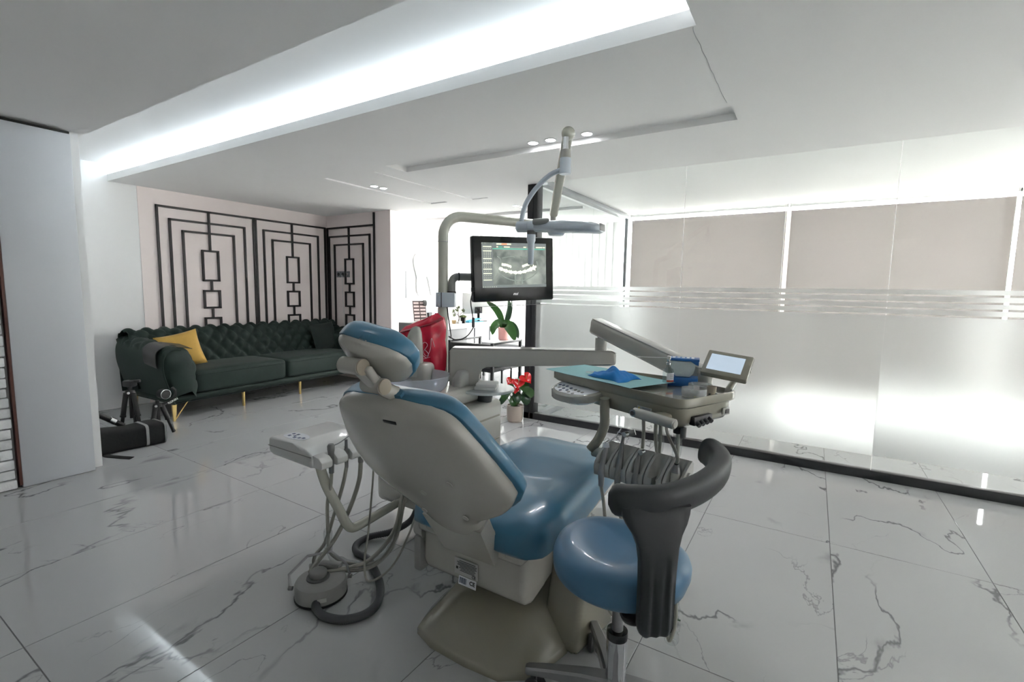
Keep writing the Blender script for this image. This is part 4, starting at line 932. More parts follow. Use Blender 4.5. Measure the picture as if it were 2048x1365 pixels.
b = B(); b.tube([(-0.925, 0.838, 0.999), (-0.918, 0.858, 0.985), (-0.908, 0.885, 0.970)], 0.020, 12, 4); b.obj('headrest_stem', 'cream_plastic', dc)

# ================================================================ cuspidor unit left of the chair
cu = thing('cuspidor_unit', 'cream side unit with translucent bowl and glass shelf left of the dental chair', 'dental unit', (-1.62, 1.9, 0.15))
b = B(); b.bx(-1.86, -1.40, 1.66, 2.16, 0.15, 0.66, 0.035, 4); bd = b.obj('cabinet', 'cream_plastic', cu)
for z in (0.30, 0.45, 0.575): B().bx(-1.404, -1.396, 1.70, 2.12, z - 0.004, z + 0.004, 0.0015).obj('panel_line', 'beige_plastic', bd)
b = B(); b.bx(-1.86, -1.46, 1.64, 2.04, 0.66, 0.745, 0.03, 4); b.obj('top_cover', 'cream_plastic', cu)
b = B(); b.prism([(0.0, 0.0), (0.22, 0.0), (0.20, 0.13), (0.15, 0.165), (0.06, 0.165), (0.02, 0.13)], (-1.57, 1.90, 0.66), (0, 1, 0), (0, 0, 1), 0.06, 0.018, 3); b.obj('side_cover', 'grey_plastic', cu)
b = B(); b.lathe([(0.05, 0.0), (0.12, 0.015), (0.152, 0.05), (0.170, 0.105), (0.166, 0.107), (0.147, 0.055), (0.11, 0.025), (0.02, 0.012)], (-1.605, 1.69, 0.728), n=40); b.obj('bowl', 'bowl_glass', cu, ang=60)
b = B(); superq(b, (-1.700, 1.83, 0.795), (0.13, 0.10, 0.15), 0.35, 0.4, 28, 14); b.obj('spout_base', 'cream_plastic', cu, ang=60)
b = B(); rr = []
for k, (w, d_, x, z) in enumerate(((0.105, 0.07, 0.0, 0.80), (0.100, 0.07, 0.0, 0.88), (0.088, 0.065, 0.003, 0.97), (0.064, 0.055, 0.010, 1.025), (0.04, 0.04, 0.014, 1.049), (0.012, 0.012, 0.016, 1.055))):
    rr.append([Vector((-1.710, 1.80, z)) + rt * (x - 0.008 + w / 2 * sgnpow(cos(a), 0.7)) + Vector((-rt.y, rt.x, 0)) * (d_ / 2 * sgnpow(sin(a), 0.7)) for a in [2 * pi * i / 24 for i in range(24)]])
b.rings(rr); b.obj('spout_tower', 'cream_plastic', cu, ang=60)
b = B(); b.lathe([(0.135, 0.0), (0.148, 0.004), (0.148, 0.012), (0.143, 0.016), (0.002, 0.016)], (-1.435, 2.05, 0.715), n=44); b.obj('glass_shelf', 'milky_glass', cu)
B().cyl((-1.45, 2.05, 0.655), (-1.45, 2.05, 0.71), 0.04, 0.05).obj('shelf_foot', 'foot_dark', cu)
t = thing('gauze_pads', 'stack of white gauze pads on the round glass shelf', 'gauze', (-1.43, 2.04, 0.731))
for k in range(2): B().box((-1.425 + 0.004 * k, 2.035, 0.739 + k * 0.016), (0.11, 0.11, 0.0155), Matrix.Rotation(radians(24 + 5 * k), 3, 'Z'), 0.003).obj('pad', 'paper_white', t)
# red bag hanging on the pole
t = thing('red_bag', 'glossy red plastic bag with white logo hanging on the lamp pole', 'bag', (-1.69, 1.93, 0.78))
Fb = Vector((-0.53, 0.848, 0)).normalized()   # away from the viewer side
RB = [(0.0, 0.0), (0.205, 0.01), (0.215, 0.10), (0.20, 0.20), (0.215, 0.27), (0.205, 0.325), (0.165, 0.345), (0.08, 0.305), (-0.02, 0.265), (-0.055, 0.22), (-0.06, 0.15), (-0.035, 0.08)]
ob_ = Vector((-1.835, 1.868, 0.775))
def bagp(u, v, s):
    # u across, v up; outline interpolated between its left and right border
    Lf = [(0.0, 0.0), (-0.035, 0.08), (-0.06, 0.15), (-0.055, 0.22), (-0.01, 0.268), (0.05, 0.295), (0.10, 0.315)]
    Rt = [(0.205, 0.01), (0.212, 0.06), (0.215, 0.12), (0.208, 0.20), (0.213, 0.27), (0.205, 0.32), (0.165, 0.345)]
    k = v * 6; i = min(5, int(k)); f = k - i
    l_ = (Lf[i][0] + (Lf[i + 1][0] - Lf[i][0]) * f, Lf[i][1] + (Lf[i + 1][1] - Lf[i][1]) * f); r_ = (Rt[i][0] + (Rt[i + 1][0] - Rt[i][0]) * f, Rt[i][1] + (Rt[i + 1][1] - Rt[i][1]) * f)
    x = l_[0] + (r_[0] - l_[0]) * u; z = l_[1] + (r_[1] - l_[1]) * u
    th = 0.045 * (sin(pi * u) ** 0.6) * (max(0.0, sin(pi * (0.08 + 0.88 * v))) ** 0.5)
    cr = 0.006 * sin(9 * x / 0.1 + 3 * v) * sin(pi * u) + 0.008 * abs(sin(5 * (u - v * 1.3) * pi / 2)) * sin(pi * u)
    return ob_ + rt * x + Vector((0, 0, z)) - Fb * (s * (th + (cr if s > 0 else 0)))
b = B()
for s in (1, -1): b.grid(lambda u, v, s=s: bagp(u, v, s), 26, 30)
bmesh.ops.remove_doubles(b.bm, verts=b.bm.verts[:], dist=1e-4); rb = b.obj('bag_body', 'red_plastic', t, ang=30)
b = B(); b.grid(lambda u, v: bagp(0.03 + 0.94 * u, 0.55 + (0.05 + 0.02 * u) * v + 0.26 * u, 1.0) - Fb * (0.012 + 0.012 * sin(pi * v)), 24, 4); b.obj('fold_shade', 'red_shaded', rb, ang=60)  # shade of the fold painted in as a darker red band
def onbag(u, v, e=0.004): return bagp(u, v, 1.0) - Fb * e
b = B(); b.tube([onbag(0.50, 0.40), onbag(0.60, 0.46), onbag(0.66, 0.43), onbag(0.58, 0.35), onbag(0.64, 0.30), onbag(0.72, 0.40), onbag(0.74, 0.52), onbag(0.80, 0.42)], 0.0013, 5, 6); b.tube([onbag(0.56, 0.31), onbag(0.62, 0.27), onbag(0.67, 0.33), onbag(0.60, 0.38)], 0.0016, 5, 6); b.tube([onbag(0.34, 0.20), onbag(0.5, 0.24), onbag(0.7, 0.29)], 0.0010, 4, 4); b.obj('logo', 'print_white', rb)
text('lettering', 'OT', 0.045, onbag(0.30, 0.055, 0.006), rt * 0.95 + Vector((0, 0, 0.28)), Vector((0, 0, 1)) - rt * 0.28, 'print_black', rb, 0.001)
text('lettering', 'T', 0.05, onbag(0.20, 0.37, 0.006), rt * 0.95 + Vector((0, 0, 0.25)), Vector((0, 0, 1)) - rt * 0.25, 'print_black', rb, 0.001)

# ================================================================ operating light on its pole
ol = thing('operating_light', 'dental operating light on a bent cream pole with spring arm', 'lamp', (-1.683, 1.987, 0.77))
PO = Vector((-1.683, 1.987, 0)); PD = Vector((0.446, 0.895, 0)).normalized()
b = B(); b.cyl(PO + Vector((0, 0, 0.70)), PO + Vector((0, 0, 1.495)), 0.0265, None, 28); b.obj('pole', 'pole_cream', ol)
B().lathe([(0.0265, 0), (0.0285, 0.001), (0.0285, 0.004), (0.0265, 0.005)], PO + Vector((0, 0, 1.494)), n=28, cap=False).obj('joint_ring', 'grey_plastic', ol)
B().cyl(PO + Vector((0, 0, 1.10)), PO + Vector((0, 0, 1.145)), 0.0285, None, 28).obj('collar', 'pole_cream', ol)
pts = [PO + Vector((0, 0, 1.495))]
for k in range(9):
    a = pi / 2 * k / 8; pts.append(PO + PD * (0.11 * (1 - cos(a))) + Vector((0, 0, 1.525 + 0.11 * sin(a))))
pts.append(PO + PD * 0.40 + Vector((0, 0, 1.637))); pts.append(PO + PD * 0.73 + Vector((0, 0, 1.637)))
b = B(); b.tube(pts, 0.0265, 24, 0); b.obj('bent_arm', 'pole_cream', ol, ang=50)
tip = PO + PD * 0.715 + Vector((0, 0, 1.637)); apex = Vector((-1.072, 2.20, 2.012))
B().cyl(tip + Vector((0, 0, 0.02)), tip + Vector((0, 0, 0.075)), 0.018).obj('pivot_stub', 'cream_plastic', ol)
s0 = tip + Vector((0, 0, 0.065)); d_ = (apex - s0).normalized()
b = B(); L_ = (apex - s0).length; xx, yy = frame_of(d_); b.box((s0 + apex) / 2, (0.048, 0.042, L_), rot_axes(xx, yy, d_), 0.012, 3); sa = b.obj('spring_arm', 'pole_cream', ol)
side = Vector((1, 0, 0))
B().ball(apex + d_ * 0.0, (0.033, 0.033, 0.033), 24, 14).obj('elbow_cap', 'pole_cream', ol)
B().box(s0 + d_ * 0.045 - Fb * 0.023, (0.028, 0.006, 0.07), rot_axes(xx, yy, d_)).obj('slot', 'black_plastic', sa)
B().box(apex - d_ * 0.07 - Fb * 0.024, (0.03, 0.008, 0.05), rot_axes(xx, yy, d_)).obj('slot', 'black_plastic', sa)
sb = Vector((-1.066, 2.165, 0))
B().cyl(sb + Vector((0, 0, 1.985)), sb + Vector((0, 0, 1.915)), 0.013, None, 16).obj('stub_rod', 'silver', ol)
B().cyl(sb + Vector((0, 0, 1.925)), sb + Vector((0, 0, 1.885)), 0.0245, None, 24).obj('stub_collar', 'cream_plastic', ol)
B().cyl(sb + Vector((0, 0, 1.886)), sb + Vector((0, 0, 1.812)), 0.0275, None, 24).obj('stub_joint', 'cool_white_plastic', ol)
yk = Vector((-1.315, 2.165, 1.575))
b = B(); b.tube([sb + Vector((-0.015, 0, 1.836)), sb + Vector((-0.085, 0, 1.815)), sb + Vector((-0.165, 0, 1.755)), sb + Vector((-0.222, 0, 1.680)), yk + Vector((0.005, 0, 0.02))], 0.0125, 14, 8); b.obj('curved_arm', 'cool_white_plastic', ol)
b = B(); b.cyl(yk + Vector((-0.012, 0, 0)), yk + Vector((0.055, 0, -0.003)), 0.029, None, 28); b.cyl(yk + Vector((0.056, 0, -0.003)), yk + Vector((0.10, 0, -0.004)), 0.0285, None, 28); b.obj('yoke', 'cool_white_plastic', ol)
b = B(); rr = []
for k in range(25):
    u = k / 24; x = yk.x + 0.095 + 0.355 * u; z = yk.z - 0.006 - 0.024 * u; w = 0.062 * (min(1, 0.35 + 2.2 * u) ** 0.7) * (1 - max(0, (u - 0.9) / 0.1) ** 2 * 0.35)
    ht = 0.030 * (0.85 + 0.25 * sin(pi * u)) * (1 - max(0, (u - 0.75) / 0.25) ** 2 * 0.5); hb = 0.027 * (1 - max(0, (u - 0.93) / 0.07) * 0.3)
    rr.append([(x, yk.y + w * sgnpow(cos(a), 0.8), z + (ht * abs(sin(a)) ** 0.9 if sin(a) > 0 else -hb * abs(sin(a)) ** 0.45)) for a in [2 * pi * i / 36 for i in range(36)]])
b.rings(rr); hd = b.obj('lamp_head', 'cool_white_plastic', ol, ang=60)
B().box(yk + Vector((0.145, -0.045, 0.012)), (0.09, 0.025, 0.03), Matrix.Rotation(radians(0), 3, 'Z'), 0.01, 2).obj('lamp_inset', 'foot_grey', hd)
B().bx(yk.x + 0.448, yk.x + 0.452, yk.y - 0.03, yk.y + 0.03, yk.z - 0.043, yk.z - 0.012, 0.001).obj('end_lens', 'foot_grey', hd)
B().cyl(yk + Vector((0.20, 0.02, -0.036)), yk + Vector((0.20, 0.02, -0.052)), 0.045, 0.035).obj('sensor_pad', 'cool_white_plastic', hd)
hx = yk + Vector((0.073, -0.012, 0))
B().cyl(hx + Vector((0, 0, -0.026)), hx + Vector((0, 0, -0.045)), 0.023, 0.021).obj('handle_socket', 'foot_dark', ol)
b = B(); b.lathe([(0.0225, 0.0), (0.0225, -0.03), (0.0175, -0.045), (0.0145, -0.15), (0.0135, -0.152)], hx + Vector((0, 0, -0.045)), n=24); b.obj('handle', 'cool_white_plastic', ol)

# ================================================================ patient monitor on the pole
mo = thing('patient_monitor', 'black framed monitor showing a dental x-ray, clamped to the lamp pole', 'monitor', (-1.375, 2.22, 1.18))
mL, mR = Vector((-1.500, 2.008, 0)), Vector((-1.253, 2.432, 0)); mx_ = (mR - mL).normalized(); W_ = (mR - mL).length; mn = mx_.cross(Vector((0, 0, 1)))
tl = radians(2.2); mux = (mx_ * cos(tl) + Vector((0, 0, sin(tl)))).normalized(); muz = mn.cross(mux) * -1
muz = (Vector((0, 0, 1)) - mux * mux.z).normalized(); mn = mux.cross(muz)
mc = (mL + mR) / 2 + Vector((0, 0, 1.3605)); MR3 = rot_axes(mux, -mn, muz)
b = B(); b.box(mc - mn * 0.02, (W_, 0.038, 0.342), MR3, 0.008, 3); b.obj('case', 'black_gloss', mo)
sw, shh = W_ * 0.795, 0.236; scn = mc + muz * 0.020
sr = B().box(scn, (sw, 0.002, shh), MR3).obj('screen', 'xray', mo, smooth=False)
def onscr(x, z, w, h, m_, name='screen_item', lift=0.002):
    return B().box(scn + mux * (x * sw) + muz * (z * shh) + mn * lift, (w * sw, 0.0008, h * shh), MR3).obj(name, m_, sr, smooth=False)
onscr(-0.42, -0.02, 0.16, 0.96, 'screen_panel', 'side_panel', 0.0015); onscr(0.08, 0.45, 0.84, 0.10, 'screen_panel', 'top_panel', 0.0015); onscr(0.08, -0.47, 0.84, 0.06, 'screen_panel', 'task_panel', 0.0015)
onscr(0.07, 0.365, 0.82, 0.022, 'screen_green', 'ribbon')
for z in (0.41, 0.315, 0.145, 0.055, -0.085, -0.18, -0.325): onscr(-0.42, z, 0.125, 0.022, 'screen_bar', 'menu_bar')
for (x, w, m_) in ((-0.245, 0.075, 'screen_bar'), (-0.165, 0.08, 'screen_orange'), (-0.09, 0.065, 'screen_bar')): onscr(x, 0.47, w, 0.03, m_, 'tab_button')
for (x, w, m_) in ((-0.27, 0.025, 'screen_bar'), (-0.22, 0.06, 'screen_green'), (-0.125, 0.09, 'screen_bar'), (0.155, 0.045, 'screen_bar'), (0.25, 0.10, 'screen_bar'), (0.36, 0.05, 'screen_bar'), (0.41, 0.055, 'screen_bar'), (0.465, 0.04, 'screen_bar')): onscr(x, 0.408, w, 0.026, m_, 'tool_button')
for z in (0.365, 0.285, 0.255, 0.225, 0.185, 0.095, 0.01, -0.04, -0.13, -0.225, -0.28):
    for x in (-0.465, -0.435, -0.405, -0.375): onscr(x, z, 0.010, 0.010, 'screen_bar', 'icon')
for k in range(7): onscr(-0.485 + k * 0.032, -0.478, 0.009, 0.012, 'screen_bar', 'icon')
def blob(pts, m_, name, r0, lift=0.0022):
    b = B()
    for (x, z, w, h, a) in pts: b.box(scn + mux * (x * sw) + muz * (z * shh) + mn * lift, (w * sw, 0.0008, h * shh), MR3 @ Matrix.Rotation(a, 3, 'Y'), 0.0)
    return b.obj(name, m_, sr, smooth=False)
sc_ = []
for k in range(33):
    a = k / 32; x = -0.20 + 0.50 * a; sc_.append((x, -0.155 + 0.30 * abs(a - 0.45) ** 1.9, 0.020, 0.045, 0.9 * (a - 0.45)))
def scpts(P): return [scn + mux * (x * sw) + muz * (z * shh) for x, z in P]
def tooth_blob(x, z, w, h, rot):
    b = B(); n = 10; bm = b.bm
    vs = [bm.verts.new((w * (1 + 0.18 * sin(5 * i + 9 * x)) * cos(2 * pi * i / n), h * (1 + 0.22 * sin(3 * i + 7 * x)) * sin(2 * pi * i / n), 0)) for i in range(n)]; bm.faces.new(vs)
    b.xf(Matrix.Translation(scn + mux * (x * sw) + muz * (z * shh) + mn * (0.0018 + 0.00004 * (x + 1))) @ rot_axes(mux, muz, mn).to_4x4() @ Matrix.Rotation(rot, 4, 'Z')); b.obj('tooth_image', 'screen_tooth', sr, smooth=False)
for k in range(24):
    a = k / 23; x = -0.235 + 0.56 * a; z = -0.165 + 0.42 * abs(a - 0.46) ** 1.9
    tooth_blob(x, z, 0.0175 * sw, (0.036 + 0.010 * sin(k * 2.1) + (0.03 if k in (20, 22) else 0)) * shh, 0.8 * (a - 0.46))
for k, (x, z) in enumerate(((-0.195, 0.018), (-0.172, 0.012), (-0.150, 0.010), (-0.122, 0.000), (-0.098, -0.015), (-0.072, -0.028), (0.125, -0.02), (0.155, -0.002), (0.185, 0.012), (0.213, 0.02), (0.245, 0.022))):
    tooth_blob(x, z, 0.0165 * sw, (0.032 if k != 10 else 0.010) * shh, 0.3 * (0.03 - x))
# jaw outlines of the x-ray
for P, r in (([(-0.27, 0.20), (-0.22, 0.12), (-0.235, 0.0), (-0.25, -0.12), (-0.19, -0.24), (-0.06, -0.33), (0.09, -0.35), (0.22, -0.30), (0.33, -0.18), (0.36, -0.02), (0.34, 0.10)], 0.003), ([(-0.20, 0.16), (-0.05, 0.20), (0.0, 0.18)], 0.0035), ([(0.08, 0.20), (0.17, 0.17), (0.30, 0.19)], 0.003), ([(0.0, -0.18), (0.0, -0.42)], 0.006), ([(0.11, -0.18), (0.11, -0.42)], 0.005)):
    b = B(); b.tube([q + mn * 0.0008 for q in scpts(P)], r, 6, 6, True, 1.0)
    for v in b.bm.verts:
        h_ = (v.co - scn).dot(mn); v.co -= mn * (h_ - 0.0014 if abs(h_ - 0.0008) < r + 1 and h_ > 0.0008 else h_ - 0.0011)
    b.obj('jaw_image', 'screen_shade', sr)
text('brand_mark', 'msi', 0.021, mc - muz * 0.133 + mux * 0.0 + mn * 0.0005, mux, muz, 'silver', mo, 0.0005, 0.35)
b = B(); b.box(mc - muz * 0.183 + mux * 0.0 - mn * 0.012, (W_ * 0.97, 0.008, 0.026), MR3, 0.002); b.obj('clear_strip', 'clear_glass', mo)
for k in range(2): B().cyl(mc - muz * 0.196 - mn * 0.012 + mux * (-W_ * 0.485), mc - muz * 0.196 - mn * 0.012 + mux * (W_ * 0.485), 0.0016, None, 6).obj('strip_edge', 'foot_grey', mo) if k == 0 else None
cl = Vector((-1.683, 1.987, 1.19))
b = B(); b.box(cl + rt * 0.016, (0.100, 0.075, 0.078), rot_axes(rt, (-rt.y, rt.x, 0), (0, 0, 1)), 0.004, 2); k_ = b.obj('clamp', 'cool_white_plastic', mo)
B().box(cl + rt * -0.004 - Fb * 0.0385, (0.004, 0.003, 0.078), rot_axes(rt, (-rt.y, rt.x, 0), (0, 0, 1))).obj('clamp_gap', 'black_plastic', k_)
for z in (-0.026, 0.026): B().cyl(cl + rt * -0.019 - Fb * 0.036 + Vector((0, 0, z)), cl + rt * -0.017 - Fb * 0.043 + Vector((0, 0, z)), 0.005).obj('screw', 'silver', k_)
m0 = cl + rt * 0.046
B().cyl(m0 + Vector((0, 0, 0.035)), m0 + Vector((0, 0, 0.045)), 0.024).obj('clamp_ring', 'black_plastic', mo)
pts = [m0 + Vector((0, 0, 0.04)), m0 + Vector((0, 0, 0.088))]
hd_ = ((mc - mn * 0.04) - m0); hd_.z = 0; hd_.normalize()
for k in range(1, 8):
    a = pi / 2 * k / 7; pts.append(m0 + hd_ * (0.035 * (1 - cos(a))) + Vector((0, 0, 0.088 + 0.035 * sin(a))))
b = B(); b.tube(pts, 0.020, 20, 0); b.obj('arm_elbow', 'foot_grey', mo, ang=50)
e0 = m0 + hd_ * 0.035 + Vector((0, 0, 0.123))
B().cyl(e0, e0 + hd_ * 0.006, 0.0225, None, 24).obj('elbow_ring', 'black_plastic', mo)
B().cyl(e0 + hd_ * 0.005, Vector((mc.x, mc.y, e0.z)) - mn * 0.05, 0.020, None, 24).obj('arm_tube', 'foot_grey', mo)
B().box(Vector((mc.x, mc.y, e0.z)) - mn * 0.048, (0.10, 0.03, 0.10), MR3, 0.004).obj('mount_plate', 'black_plastic', mo)
pl_ = mc - mux * (W_ / 2 + 0.004) - muz * 0.105
B().box(pl_, (0.016, 0.02, 0.022), MR3, 0.002).obj('plug', 'black_plastic', mo)
b = B(); b.tube([pl_ + Vector((0, 0, -0.01)), pl_ + Vector((-0.006, -0.01, -0.06)), pl_ + Vector((0.0, -0.005, -0.12)), pl_ + Vector((0.004, 0.0, -0.165)), pl_ + Vector((0.002, 0.0, -0.20)), pl_ + Vector((-0.02, -0.03, -0.245)), pl_ + Vector((-0.06, -0.06, -0.262)), pl_ + Vector((-0.10, -0.07, -0.245)), PO + Vector((0.04, 0.02, 0.99)), PO + Vector((0.032, 0.01, 1.08)), PO + Vector((0.028, 0.0, 1.15))], 0.0032, 8); b.obj('cable', 'black_plastic', mo)
b = B(); b.cyl(pl_ + Vector((0.004, 0, -0.145)), pl_ + Vector((0.004, 0, -0.195)), 0.0075, 0.0085, 10); b.obj('cable_bead', 'black_plastic', mo)
# ================================================================ delivery table on its arm
dt = thing('delivery_table', 'cream instrument tray table on a jointed arm from the side unit', 'instrument table', (-1.56, 2.02, 0.68))
Z = Vector((0, 0, 1))
c0 = Vector((-1.558, 2.015, 0)); bd_ = (Vector((-0.905, 2.385, 0)) - c0); bl = bd_.length; bd_.normalize(); bq = Vector((-bd_.y, bd_.x, 0))
b = B(); b.prism([(-0.075, 0.0), (-0.075, 0.235), (-0.06, 0.255), (bl + 0.02, 0.258), (bl + 0.045, 0.245), (bl + 0.045, 0.185), (bl + 0.02, 0.178), (0.12, 0.168), (0.085, 0.15), (0.075, 0.11), (0.075, 0.0)], c0 - bq * -0.045 + Z * 0.685, bd_, Z, 0.09, 0.010, 3); b.obj('swing_arm', 'cream_plastic', dt)
b = B(); b.prism([(-0.074, 0.238), (-0.058, 0.2565), (bl + 0.02, 0.2595), (bl + 0.046, 0.247), (bl + 0.046, 0.244), (bl + 0.02, 0.2555), (-0.058, 0.2525), (-0.074, 0.234)], c0 - bq * -0.0455 + Z * 0.685, bd_, Z, 0.091); b.obj('arm_cap', 'cream_plastic', dt)
B().cyl(c0 + bd_ * 0.0 + Z * 0.66, c0 + Z * 0.69, 0.055, 0.06, 28).obj('arm_foot', 'grey_plastic', dt)
pv = c0 + bd_ * (bl - 0.03)
B().cyl(pv + Z * 0.93, pv + Z * 1.005, 0.030, None, 28).obj('pivot_sleeve', 'cream_plastic', dt)
B().cyl(pv + Z * 1.0, pv + Z * 1.03, 0.020, None, 20).obj('pivot_pin', 'foot_grey', dt)
bo1 = Vector((-0.345, 1.965, 0.905)); bo0 = Vector((-0.985, 2.405, 1.055)); dd = (bo1 - bo0); bl2 = dd.length; dd.normalize(); wv = dd.cross(Z).normalized(); upv = wv.cross(dd)
b = B(); b.box((bo0 + bo1) / 2 + upv * 0.01, (bl2, 0.070, 0.080), rot_axes(dd, upv.cross(dd), upv), 0.016, 3); b.obj('parallel_arm', 'cream_plastic', dt)
b = B(); b.box((bo0 + bo1) / 2 + upv * 0.0505, (bl2 - 0.02, 0.058, 0.006), rot_axes(dd, upv.cross(dd), upv), 0.002); b.obj('parallel_arm_cap', 'grey_plastic', dt)
B().cyl(bo1 + Vector((0, 0, -0.07)), bo1 + Vector((0, 0, 0.03)), 0.035, None, 24).obj('tray_pivot', 'cream_plastic', dt)
# tray body in its own axes
TO = Vector((-0.33, 1.565, 0)); tu = Vector((-0.92, 0.392, 0)).normalized(); tv = Vector((0.392, 0.92, 0)).normalized()
def T(a, c, z): return TO + tu * a + tv * c + Z * z
def rounded(poly, r, n=5):
    out = []; m_ = len(poly)
    for i in range(m_):
        p0, p1, p2 = Vector(poly[i - 1]), Vector(poly[i]), Vector(poly[(i + 1) % m_]); d0 = (p0 - p1); d1 = (p2 - p1); rr_ = min(r, d0.length * 0.45, d1.length * 0.45)
        a_ = p1 + d0.normalized() * rr_; c_ = p1 + d1.normalized() * rr_
        for k in range(n + 1):
            t_ = k / n; out.append(tuple(a_ * (1 - t_) ** 2 + p1 * 2 * t_ * (1 - t_) + c_ * t_ ** 2))
    return out
TP = rounded([(0.0, 0.0), (0.66, -0.004), (0.70, 0.18), (0.56, 0.262), (0.34, 0.335), (-0.005, 0.318)], 0.045)
def inset(P, k):
    cx2 = sum(p[0] for p in P) / len(P); cy2 = sum(p[1] for p in P) / len(P); out = []
    for x, y in P:
        d = Vector((x - cx2, y - cy2)); L = d.length; out.append((cx2 + d.x * (L - k) / L, cy2 + d.y * (L - k) / L))
    return out
def lvl(P, z): return [T(x, y, z) for x, y in P]
b = B(); b.rings([lvl(inset(TP, 0.012), 0.868), lvl(TP, 0.876), lvl(TP, 0.900), lvl(inset(TP, 0.003), 0.904), lvl(inset(TP, 0.010), 0.904), lvl(inset(TP, 0.016), 0.893)]); b.obj('tray', 'beige_plastic', dt, ang=40)
BP = rounded([(0.006, 0.006), (0.46, 0.004), (0.47, 0.22), (0.33, 0.31), (0.005, 0.305)], 0.05)
b = B(); b.rings([lvl(inset(BP, 0.045), 0.800), lvl(inset(BP, 0.016), 0.808), lvl(inset(BP, 0.004), 0.825), lvl(BP, 0.848), lvl(BP, 0.870)]); tb = b.obj('tray_body', 'beige_plastic', dt, ang=40)
# control panel lobe under the front edge
LP = rounded([(0.355, 0.03), (0.37, -0.045), (0.44, -0.088), (0.53, -0.092), (0.60, -0.055), (0.615, 0.03)], 0.05)
def lz(a, c, z0): return z0 + (c + 0.09) * 0.22
b = B(); b.rings([[T(x, y, lz(x, y, 0.802) - 0.0) for x, y in inset(LP, 0.022)], [T(x, y, lz(x, y, 0.814)) for x, y in LP], [T(x, y, lz(x, y, 0.838)) for x, y in LP], [T(x, y, lz(x, y, 0.843)) for x, y in inset(LP, 0.006)]]); kp = b.obj('control_panel', 'cream_plastic', dt, ang=40)
b = B(); q_ = [(x, y) for x, y in inset(LP, 0.016)]; b.rings([[T(x, y, lz(x, y, 0.8432)) for x, y in q_], [T(x, y, lz(x, y, 0.8442)) for x, y in q_]]); kf = b.obj('keypad_film', 'label_white', dt, smooth=False)
KB = [(0.575, -0.022, 0), (0.555, -0.020, 0), (0.533, -0.020, 0), (0.580, -0.042, 1), (0.555, -0.044, 1), (0.528, -0.044, 0), (0.500, -0.028, 0), (0.500, -0.050, 0), (0.525, -0.064, 0), (0.470, -0.032, 1), (0.447, -0.036, 1), (0.425, -0.038, 1), (0.480, -0.060, 1), (0.452, -0.064, 1)]
kn = Vector((tv.x, tv.y, 0.22)).normalized(); kup = tu.cross(kn) * -1
kup = (Z - tv * 0.22).normalized()
for a, c, k in KB: B().cyl(T(a, c, lz(a, c, 0.8442)), T(a, c, lz(a, c, 0.8442)) + kup * 0.0012, 0.0068, None, 12).obj('key', 'print_navy' if k == 0 else 'foot_grey', kf)
# right end: valve knobs in a recess, rocker switch, label
B().box(T(0.003, 0.105, 0.828), (0.022, 0.10, 0.030), rot_axes(tu, tv, Z), 0.004).obj('valve_recess', 'black_plastic', tb)
for k in range(4):
    p = T(-0.002, 0.070 + 0.022 * k, 0.824 + 0.002 * k); b = B(); b.cyl(p, p + (-tu * 0.018 - tv * 0.004 - Z * 0.008), 0.0085, 0.0075, 12); b.obj('valve_knob', 'dark_hose', tb)
B().box(T(-0.0005, 0.245, 0.838), (0.006, 0.040, 0.026), rot_axes(tu, tv, Z), 0.002).obj('switch_frame', 'grey_plastic', tb); B().box(T(-0.004, 0.248, 0.838), (0.004, 0.022, 0.014), rot_axes(tu, tv, Z), 0.001).obj('switch', 'foot_dark', tb)
lb = B().box(T(0.155, 0.0025, 0.840), (0.062, 0.0015, 0.020), rot_axes(tu, tv, Z)).obj('warning_label', 'label_grey', tb)
b = B(); b.prism([(-0.009, -0.008), (0.009, -0.008), (0.0, 0.009)], T(0.178, 0.0012, 0.840), -tu, Z, -0.0008); b.obj('warning_triangle', 'warn_yellow', lb, smooth=False)
for k in range(4): B().box(T(0.146, 0.0014, 0.847 - 0.0045 * k), (0.036 - 0.004 * (k % 2), 0.001, 0.0012), rot_axes(tu, tv, Z)).obj('print_line', 'print_navy', lb)
for a, r, h, m_ in ((0.025, 0.018, 0.020, 'black_plastic'), (0.006, 0.0105, 0.034, 'foot_dark')): B().cyl(T(a + 0.02, 0.045, 0.803), T(a + 0.02, 0.045, 0.800 - h), r, r * 0.9, 16).obj('bottom_knob', m_, tb)
# capsule handle with a release button
ha, hb = Vector((-0.492, 1.585, 0.838)), Vector((-0.342, 1.530, 0.832))
b = B(); b.tube([ha, ha.lerp(hb, 0.12), ha.lerp(hb, 0.5), ha.lerp(hb, 0.9), hb], lambda k: 0.0165 * (0.86 + 0.22 * sin(pi * min(1, 0.25 + k * 0.55))) * (1 if k < 0.95 else 0.75), 18, 5); hn = b.obj('handle', 'cream_plastic', dt, ang=60)
hdv = (hb - ha).normalized(); hfr = hdv.cross(Z).normalized()
bp = ha + hdv * 0.004 + hfr * 0.0125
B().cyl(bp, bp + hfr * 0.005, 0.0125, None, 20).obj('button_ring', 'silver', hn); B().cyl(bp + hfr * 0.004, bp + hfr * 0.007, 0.008, None, 20).obj('button', 'dark_hose', hn)
B().box(ha.lerp(hb, 0.55) + Vector((0.02, 0.05, 0.0)), (0.05, 0.10, 0.03), rot_axes(hdv, hdv.cross(Z) * -1, Z), 0.008).obj('handle_mount', 'beige_plastic', dt)
